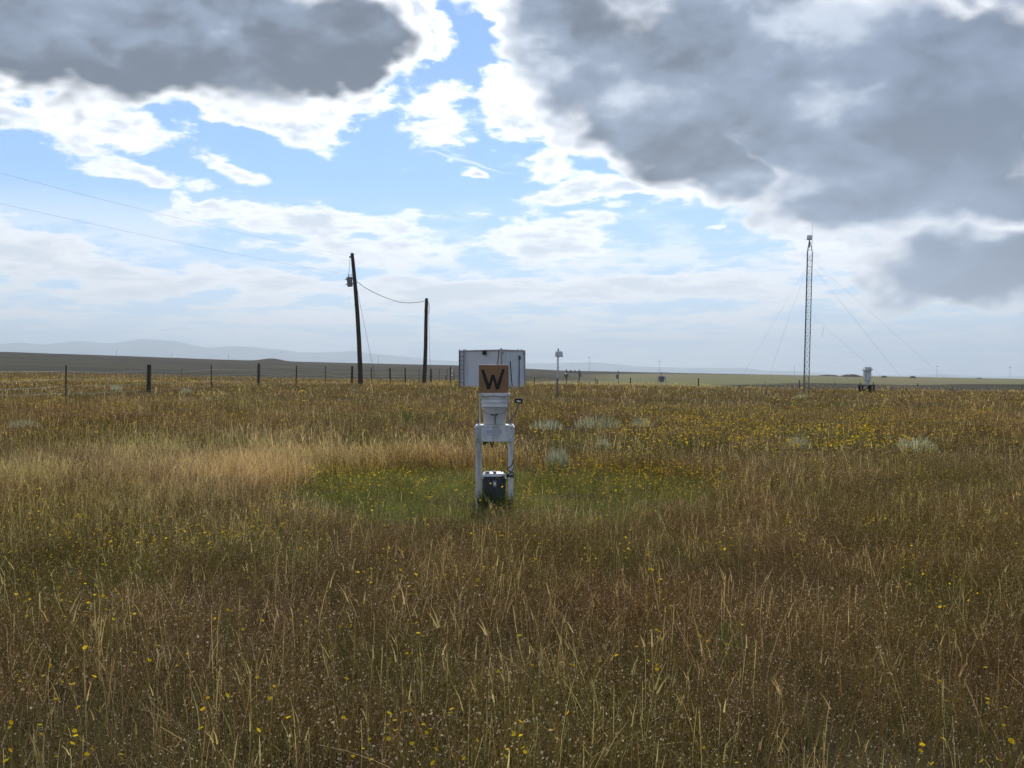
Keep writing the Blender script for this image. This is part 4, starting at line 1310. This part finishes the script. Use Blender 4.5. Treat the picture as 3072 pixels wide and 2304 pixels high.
sg = 'silvery sagebrush clumps in the grass'
plant('sagebrush', 'largest silvery sagebrush clump, just right of the stand at the clearing edge', 'shrub', 1672, 1412, 78, 66, sg, 31, fine=1.8)
plant('sagebrush', 'low silvery sagebrush at the far left edge of the field', 'shrub', 70, 1282, 110, 26, sg, 32)
plant('sagebrush', 'long low silvery sagebrush behind the stand, leftmost of the row of three', 'shrub', 1640, 1288, 130, 28, sg, 33)
plant('sagebrush', 'long low silvery sagebrush behind the stand, middle of the row of three', 'shrub', 1790, 1282, 180, 36, sg, 34)
plant('sagebrush', 'small silvery sagebrush behind the stand, rightmost of the row of three', 'shrub', 1925, 1280, 90, 26, sg, 35)
plant('sagebrush', 'small silvery sagebrush between the largest clump and the row behind it', 'shrub', 1810, 1345, 60, 28, sg, 36)
plant('sagebrush', 'silvery sagebrush in the flowers, first of two on the right', 'shrub', 2395, 1345, 85, 36, sg, 37)
plant('sagebrush', 'silvery sagebrush in the flowers, second and wider of two on the right', 'shrub', 2745, 1352, 150, 40, sg, 38)
plant('sagebrush', 'pale sagebrush beside the fence next to the thick wooden post', 'shrub', 350, 1175, 40, 22, sg, 39)
plant('sagebrush', 'pale sagebrush by the fence right of the thick wooden post', 'shrub', 560, 1182, 36, 20, sg, 40)
plant('sagebrush', 'pale sagebrush at the foot of the lattice tower', 'shrub', 2408, 1195, 60, 12, sg, 41)
plant('sagebrush', 'grey sagebrush at the right edge of the cleared patch', 'shrub', 2180, 1455, 60, 42, sg, 42, c0=(0.15, 0.15, 0.11), c1=(0.26, 0.25, 0.19))
gw = 'upright green weeds'
for px_, row, wpx, hpx, lab, sd in ((1224, 1275, 30, 48, 'upright green weed left of the sign board, nearer the left', 61), (1333, 1262, 22, 40, 'upright green weed left of the sign board, nearer the stand', 62),
                                    (2190, 1985, 80, 115, 'bright green leafy weed in the right foreground', 63), (680, 1960, 60, 150, 'tall thin green grass tuft in the left foreground', 64),
                                    (1452, 1530, 34, 62, 'green weed at the foot of the stand, in front of the left leg', 66), (1488, 1535, 30, 48, 'green weed at the foot of the stand, in front of the dark box', 67), (1524, 1532, 34, 58, 'green weed at the foot of the stand, in front of the right leg', 68),
                                    (1132, 1152, 10, 14, 'small green weed between the utility poles', 65)):
    plant('green_weed', lab, 'weed', px_, row, wpx, hpx, gw, sd, fine={64: 0.12, 66: 0.8, 67: 0.7, 68: 0.8}.get(sd, 0.35), c0=(0.05, 0.10, 0.02), c1=(0.11, 0.17, 0.04))


def field_points(d0, d1, dens, margin=2.5):
    """evenly jittered ground points of the strip d0..d1 in front of the camera, a few metres wider than the view"""
    wmax = 0.52 * d1 + margin
    c = 1 / math.sqrt(dens)
    gx, gy = np.meshgrid(np.arange(-wmax, wmax, c), np.arange(d0, d1, c))
    x = gx.ravel() + rng.uniform(-0.55, 0.55, gx.size) * c; y = gy.ravel() + rng.uniform(0, 1.1, gx.size) * c
    k = (np.abs(x) < 0.52 * y + margin) & (y < d1)
    return x[k], y[k]


def in_clearing(x, y):
    """0 outside, 1 inside the mown oval round the sampler"""
    wob = 1 + 0.16 * (fbm(x * 0.9 + 3, y * 0.9, 3) - 0.5) * 2
    q = np.hypot((x + 0.20) / 2.85, (y - 12.95) / 2.9) / wob
    return q < 1.0


def row_of(x, y):
    return HZ + (EYE - ground_z(x, y)) / y * F


def keep(x, y, w):
    k = rng.random(len(x)) < w
    return x[k], y[k]


def footprint_free(x, y):
    """no plants inside the box, the stand legs or the shelter"""
    a = (np.abs(x - S0.x) < 0.20) & (np.abs(y - S0.y) < 0.17)
    dxs, dys = x - c0.x, y - c0.y
    u = dxs * ul.x + dys * ul.y; v = dxs * ur.x + dys * ur.y
    b = (u > -0.3) & (u < Wl + 0.3) & (v > -0.3) & (v < Wr + 0.3)
    for qx, qy, qr in ROOM + [(ib.x, ib.y - 1.2, 1.6), (tb.x, tb.y, 0.4), (p_47.x, p_47.y, 0.3)]:
        b |= np.hypot(x - qx, y - qy) < qr
    return ~(a | b)


def pts(x, y):
    k = footprint_free(x, y)
    x, y = x[k], y[k]
    return np.stack([x, y, ground_z(x, y)], -1)


def go(name, label, meshes, x, y, smin, smax, tilt=0.12):
    p = pts(x, y)
    return scatter(name, label, meshes, p, rng.uniform(smin, smax, len(p)), tilt)


def v_mix(seed, rad, nb, ns, nl, ng, w=1.0, seeds=5, sq=0.0038, hb=(0.08, 0.28), hst=(0.14, 0.36), hg=(0.08, 0.22), pale=0.4, seg=3, twigs=3, g0=None, g1=None):
    """one round patch of mixed growth: brown seeding stems, straw stalks and leaves, green blades"""
    V = Veg(seed); r = V.r
    for _ in range(nb):
        x, y = disc(r, rad)
        tip = V.blade(x, y, -0.02, r.uniform(*hb), 0.0023 * w, r.uniform(0, 6.28), r.uniform(0, 0.3), r.uniform(0, 0.7), tint(r, BR0, BR1), seg, 0.5)
        for _ in range(twigs):
            k = r.uniform(0.45, 1.0)
            V.blade(x + (tip[0] - x) * k, y + (tip[1] - y) * k, tip[2] * k, r.uniform(0.02, 0.06), 0.0018 * w, r.uniform(0, 6.28), r.uniform(0.4, 1.5), 0.3, tint(r, BR0, BR1), 1, 0.6)
        for _ in range(seeds):
            q = (tip[0] + r.gauss(0, 0.022), tip[1] + r.gauss(0, 0.022), tip[2] + r.gauss(-0.025, 0.03))
            V.speck(q, sq * r.uniform(0.6, 1.4), tint(r, (0.40, 0.29, 0.21), (0.60, 0.49, 0.39)) if r.random() < pale else tint(r, (0.10, 0.058, 0.04), (0.19, 0.12, 0.08)))
    for _ in range(ns):
        x, y = disc(r, rad)
        h = r.uniform(*hst); a = r.uniform(0, 6.28); c = tint(r, ST0, ST1); ww = 0.0032 * w * r.uniform(0.6, 1.6)
        if r.random() < 0.28:
            V.blade(x, y, r.uniform(0.05, 0.22), h * 0.8, ww, a, r.uniform(0.8, 1.5), r.uniform(-0.2, 0.4), c, seg, 0.6)
        else:
            tip = V.blade(x, y, -0.02, h, ww, a, r.gauss(0, 0.22), r.uniform(-0.2, 0.6), c, seg + 1, 0.5)
            if r.random() < 0.6:
                V.blade(tip[0], tip[1], tip[2] - 0.03, r.uniform(0.05, 0.11), ww * 1.7, a, r.uniform(0.1, 0.6), 0.4, c, 2, 0.2)
    for _ in range(nl):
        x, y = disc(r, rad)
        V.blade(x, y, -0.02, r.uniform(0.12, 0.30), 0.003 * w, r.uniform(0, 6.28), r.uniform(0.1, 0.5), r.uniform(0.3, 1.6), tint(r, (0.22, 0.165, 0.085), ST0), seg + 1, 0.2)
    for _ in range(ng):
        x, y = disc(r, rad)
        V.blade(x, y, -0.02, r.uniform(*hg), 0.0032 * w, r.uniform(0, 6.28), r.uniform(0, 0.5), r.uniform(0, 1.2), tint(r, g0 or GR0, g1 or GR1), seg, 0.15)
    return V.mesh('prairie_grass', [VM])


def kinds(seed, rad, w, f, nv, **kw):
    """brown, straw and green flavours of the mixed patch, nv variants each"""
    return [[v_mix(seed + i, rad, int(150 * f), max(1, int(2 * f + 1)), int(7 * f), int(60 * f), w, **kw) for i in range(nv)],
            [v_mix(seed + 20 + i, rad, int(85 * f), int(15 * f), int(34 * f), int(60 * f), w, **kw) for i in range(nv)],
            [v_mix(seed + 40 + i, rad, int(60 * f), max(1, int(2 * f)), int(8 * f), int(140 * f), w, **kw) for i in range(nv)],
            [v_mix(seed + 60 + i, rad, int(10 * f), int(110 * f), int(60 * f), int(10 * f), w, **kw) for i in range(nv)]]


near_k = kinds(100, 0.36, 1.0, 1.0, 4)
mid_k = kinds(200, 0.45, 2.1, 0.55, 3, seeds=2, sq=0.008, twigs=1)
far_k = kinds(300, 0.75, 4.2, 0.45, 3, seeds=1, sq=0.013, twigs=0, hb=(0.08, 0.18), hst=(0.12, 0.26), hg=(0.05, 0.14), seg=2)
short = [v_mix(400 + i, 0.34, 18, 2, 14, 210, 1.0, hb=(0.04, 0.11), hst=(0.06, 0.18), hg=(0.035, 0.11), g0=(0.17, 0.25, 0.06), g1=(0.33, 0.40, 0.115)) for i in range(4)]


def pick(x, y, sw, gw_, dw):
    """flavour index for each point: 0 brown, 1 straw, 2 green, 3 thick straw"""
    u = rng.random(len(x))
    return np.where(u < dw, 3, np.where(u < dw + (1 - dw) * sw, 1, np.where(u < dw + (1 - dw) * (sw + (1 - sw) * gw_), 2, 0)))


flower = [v_flower(600 + i) for i in range(5)]
flower_m = [v_flower(620 + i, 6, 0.4, 0.019, (0.28, 0.44), 4, False) for i in range(4)]
flower_f = [v_flower(640 + i, 6, 0.6, 0.036, (0.22, 0.42), 3, False) for i in range(4)]


def patchy(x, y, s, lo, hi, ox=0.0):
    return _sm((fbm(x * s + ox, y * s - ox, 4) - lo) / (hi - lo))


def px_of(x, y):
    return 1536 + F * x / np.maximum(y, 0.1)


# where the pale straw stands thick: left of and behind the clearing; thinner towards the right
def straw_w(x, y):
    px_ = px_of(x, y)
    left = _sm((1450 - px_) / 600)
    ring = np.exp(-((x + 3.9) / 1.7) ** 2 - ((y - 13.8) / 2.8) ** 2) + 0.9 * np.exp(-((x + 1.6) / 2.2) ** 2 - ((y - 17.2) / 1.6) ** 2)
    return np.clip(0.24 + 0.75 * left * _sm((y - 7) / 4) * _sm((45 - y) / 20) * (0.4 + patchy(x, y, 0.5, 0.4, 0.6, 4)) + 0.9 * ring + 0.12 * _sm((1100 - px_) / 700) * _sm((7.5 - y) / 2.5) + 0.25 * patchy(x, y, 0.7, 0.52, 0.66, 9), 0, 1)


def flower_w(x, y):
    px_ = px_of(x, y)
    right = _sm((px_ - 1700) / 300) * _sm((3000 - px_) / 500) * _sm((y - 9) / 5) * _sm((34 - y) / 12)
    leftp = np.exp(-((x + 3.1) / 1.7) ** 2 - ((y - 7.9) / 1.2) ** 2) + 0.5 * np.exp(-((x + 1.1) / 0.9) ** 2 - ((y - 6.2) / 0.8) ** 2)
    far_ = _sm((y - 32) / 12) * 0.5
    return np.clip(0.22 - 0.13 * _sm((1500 - px_) / 200) * _sm((y - 9) / 3) + 0.85 * right * (0.35 + patchy(x, y, 0.45, 0.42, 0.6, 2)) + 0.8 * leftp + far_ * (0.15 + patchy(x, y, 0.12, 0.45, 0.62, 7)), 0, 1)


def green_w(x, y, s_=0.5):
    return 0.14 + 0.55 * patchy(x, y, s_, 0.45, 0.62, 5)


def dense_w(x, y):
    ring = 0.95 * np.exp(-((x + 3.5) / 0.95) ** 2 - ((y - 13.6) / 2.3) ** 2) + 0.85 * np.exp(-((x + 1.7) / 1.9) ** 2 - ((y - 16.9) / 1.2) ** 2)
    ring = ring + 0.32 * np.exp(-((x + 5.6) / 2.2) ** 2 - ((y - 15.0) / 3.6) ** 2)
    return np.clip(ring * (0.55 + 0.6 * patchy(x, y, 1.1, 0.4, 0.6, 8)), 0, 0.9)


def go_mix(name, label, kk, x, y, smin, smax, gs):
    fr_ = footprint_free(x, y); x, y = x[fr_], y[fr_]
    fl_ = pick(x, y, straw_w(x, y), green_w(x, y, gs), dense_w(x, y))
    nv = len(kk[0])
    hsc = 0.72 + 0.56 * fbm(x * 0.75 + 31, y * 0.75, 3)
    o = scatter(name, label, [q for g_ in kk for q in g_], np.stack([x, y, ground_z(x, y)], -1), hsc * rng.uniform(smin, smax, len(x)) * (1 - 0.12 * np.exp(-((x + 0.1) / 2.6) ** 4 - ((y - 8.0) / 1.5) ** 2)) * (1 + 0.45 * np.exp(-((np.hypot((x + 0.2) / 2.85, (y - 12.95) / 2.9) - 1.12) / 0.14) ** 2) * _sm((y - 11.5) / 2)))
    vi = (fl_ * nv + rng.integers(0, nv, len(x))).astype(np.int32)
    o.data.attributes['vi'].data.foreach_set('value', vi)
    return o


# near field
x, y = field_points(1.6, 17.0, 13.0, 2.0)
k = ~in_clearing(x, y)
go_mix('prairie_grass', 'brown seeding grass with pale straw stalks covering the foreground', near_k, x[k], y[k], 0.75, 1.15, 0.6)
x, y = field_points(1.6, 17.0, 15, 2.0); k = ~in_clearing(x, y); x, y = x[k], y[k]
x1, y1 = keep(x, y, flower_w(x, y) * np.where(y < 7.5, 0.6, 1.0) * (1 - 0.85 * np.exp(-((np.hypot((x + 0.2) / 2.85, (y - 12.95) / 2.9) - 1.15) / 0.2) ** 2)))
go('yellow_flowers', 'small yellow wildflowers in the foreground grass', flower, x1, y1, 0.65, 1.0, 0.25)

# the cleared oval: short green growth with flowers
xx = rng.uniform(-3.6, 3.2, 700); yy = rng.uniform(8.6, 16.2, 700)
k = in_clearing(xx, yy); xx, yy = xx[k], yy[k]
go('short_green_grass', 'short green growth filling the cleared oval round the sampler', short, xx, yy, 0.8, 1.25)
xx = rng.uniform(-3.6, 3.2, 2600); yy = rng.uniform(8.6, 16.2, 2600)
k = in_clearing(xx, yy); xx, yy = xx[k], yy[k]
x1, y1 = keep(xx, yy, 0.07 + 0.34 * patchy(xx, yy, 0.8, 0.46, 0.60, 3))
go('clearing_flowers', 'yellow wildflowers in the cleared oval round the sampler', flower, x1, y1, 0.6, 1.05)

# middle distance
x, y = field_points(17.0, 38.0, 4.2, 3.0)
go_mix('prairie_grass', 'brown and straw coloured grass across the middle of the field', mid_k, x, y, 0.8, 1.2, 0.3)
x, y = field_points(17.0, 36.0, 7.0, 3.0)
x1, y1 = keep(x, y, flower_w(x, y))
go('yellow_flowers', 'yellow wildflowers across the middle of the field', flower_m, x1, y1, 0.8, 1.15)

# far part of the field, up to and over the crest
x, y = field_points(38.0, 108.0, 1.5, 4.0)
go_mix('prairie_grass', 'brown grass on the far part of the field up to the crest', far_k, x, y, 0.8, 1.25, 0.1)
x, y = field_points(34.0, 110.0, 0.9, 4.0)
x1, y1 = keep(x, y, flower_w(x, y) * np.where(px_of(x, y) < 1400, 0.22, 0.2))
go('yellow_flowers', 'yellow wildflowers on the far part of the field', flower_f, x1, y1, 0.9, 1.4)
x, y = field_points(108.0, 210.0, 0.35, 6.0)
k = px_of(x, y) < 1400
x, y = x[k], y[k]
go_mix('prairie_grass', 'brown grass of the field beyond the left fence', far_k, x, y, 1.0, 1.6, 0.05)




# two lone bushes on the right skyline
for px_, d_, w_, h_, lab in ((2652, 690, 4.0, 1.2, 'tiny dark bush on the skyline just right of the instrument housing'), (2738, 700, 4.2, 1.5, 'tiny dark bush on the skyline, second right of the instrument housing')):
    V = Veg(px_); r = V.r
    for _ in range(220):
        x, y = disc(r, w_ / 2)
        V.blade(x, y, 0.0, h_ * (1 - (math.hypot(x, y) / w_ * 1.7) ** 2) * r.uniform(0.6, 1.0) + 0.2, 0.3, r.uniform(0, 6.28), r.uniform(0, 0.4), 0.2, tint(r, (0.03, 0.04, 0.02), (0.06, 0.07, 0.035)), 2, 0.4)
    o = bpy.data.objects.new('far_bush', V.mesh('far_bush', [VS]))
    col.objects.link(o)
    o.location = foot(px_, d_)
    tag(o, lab, 'bush', 'bushes on the skyline')
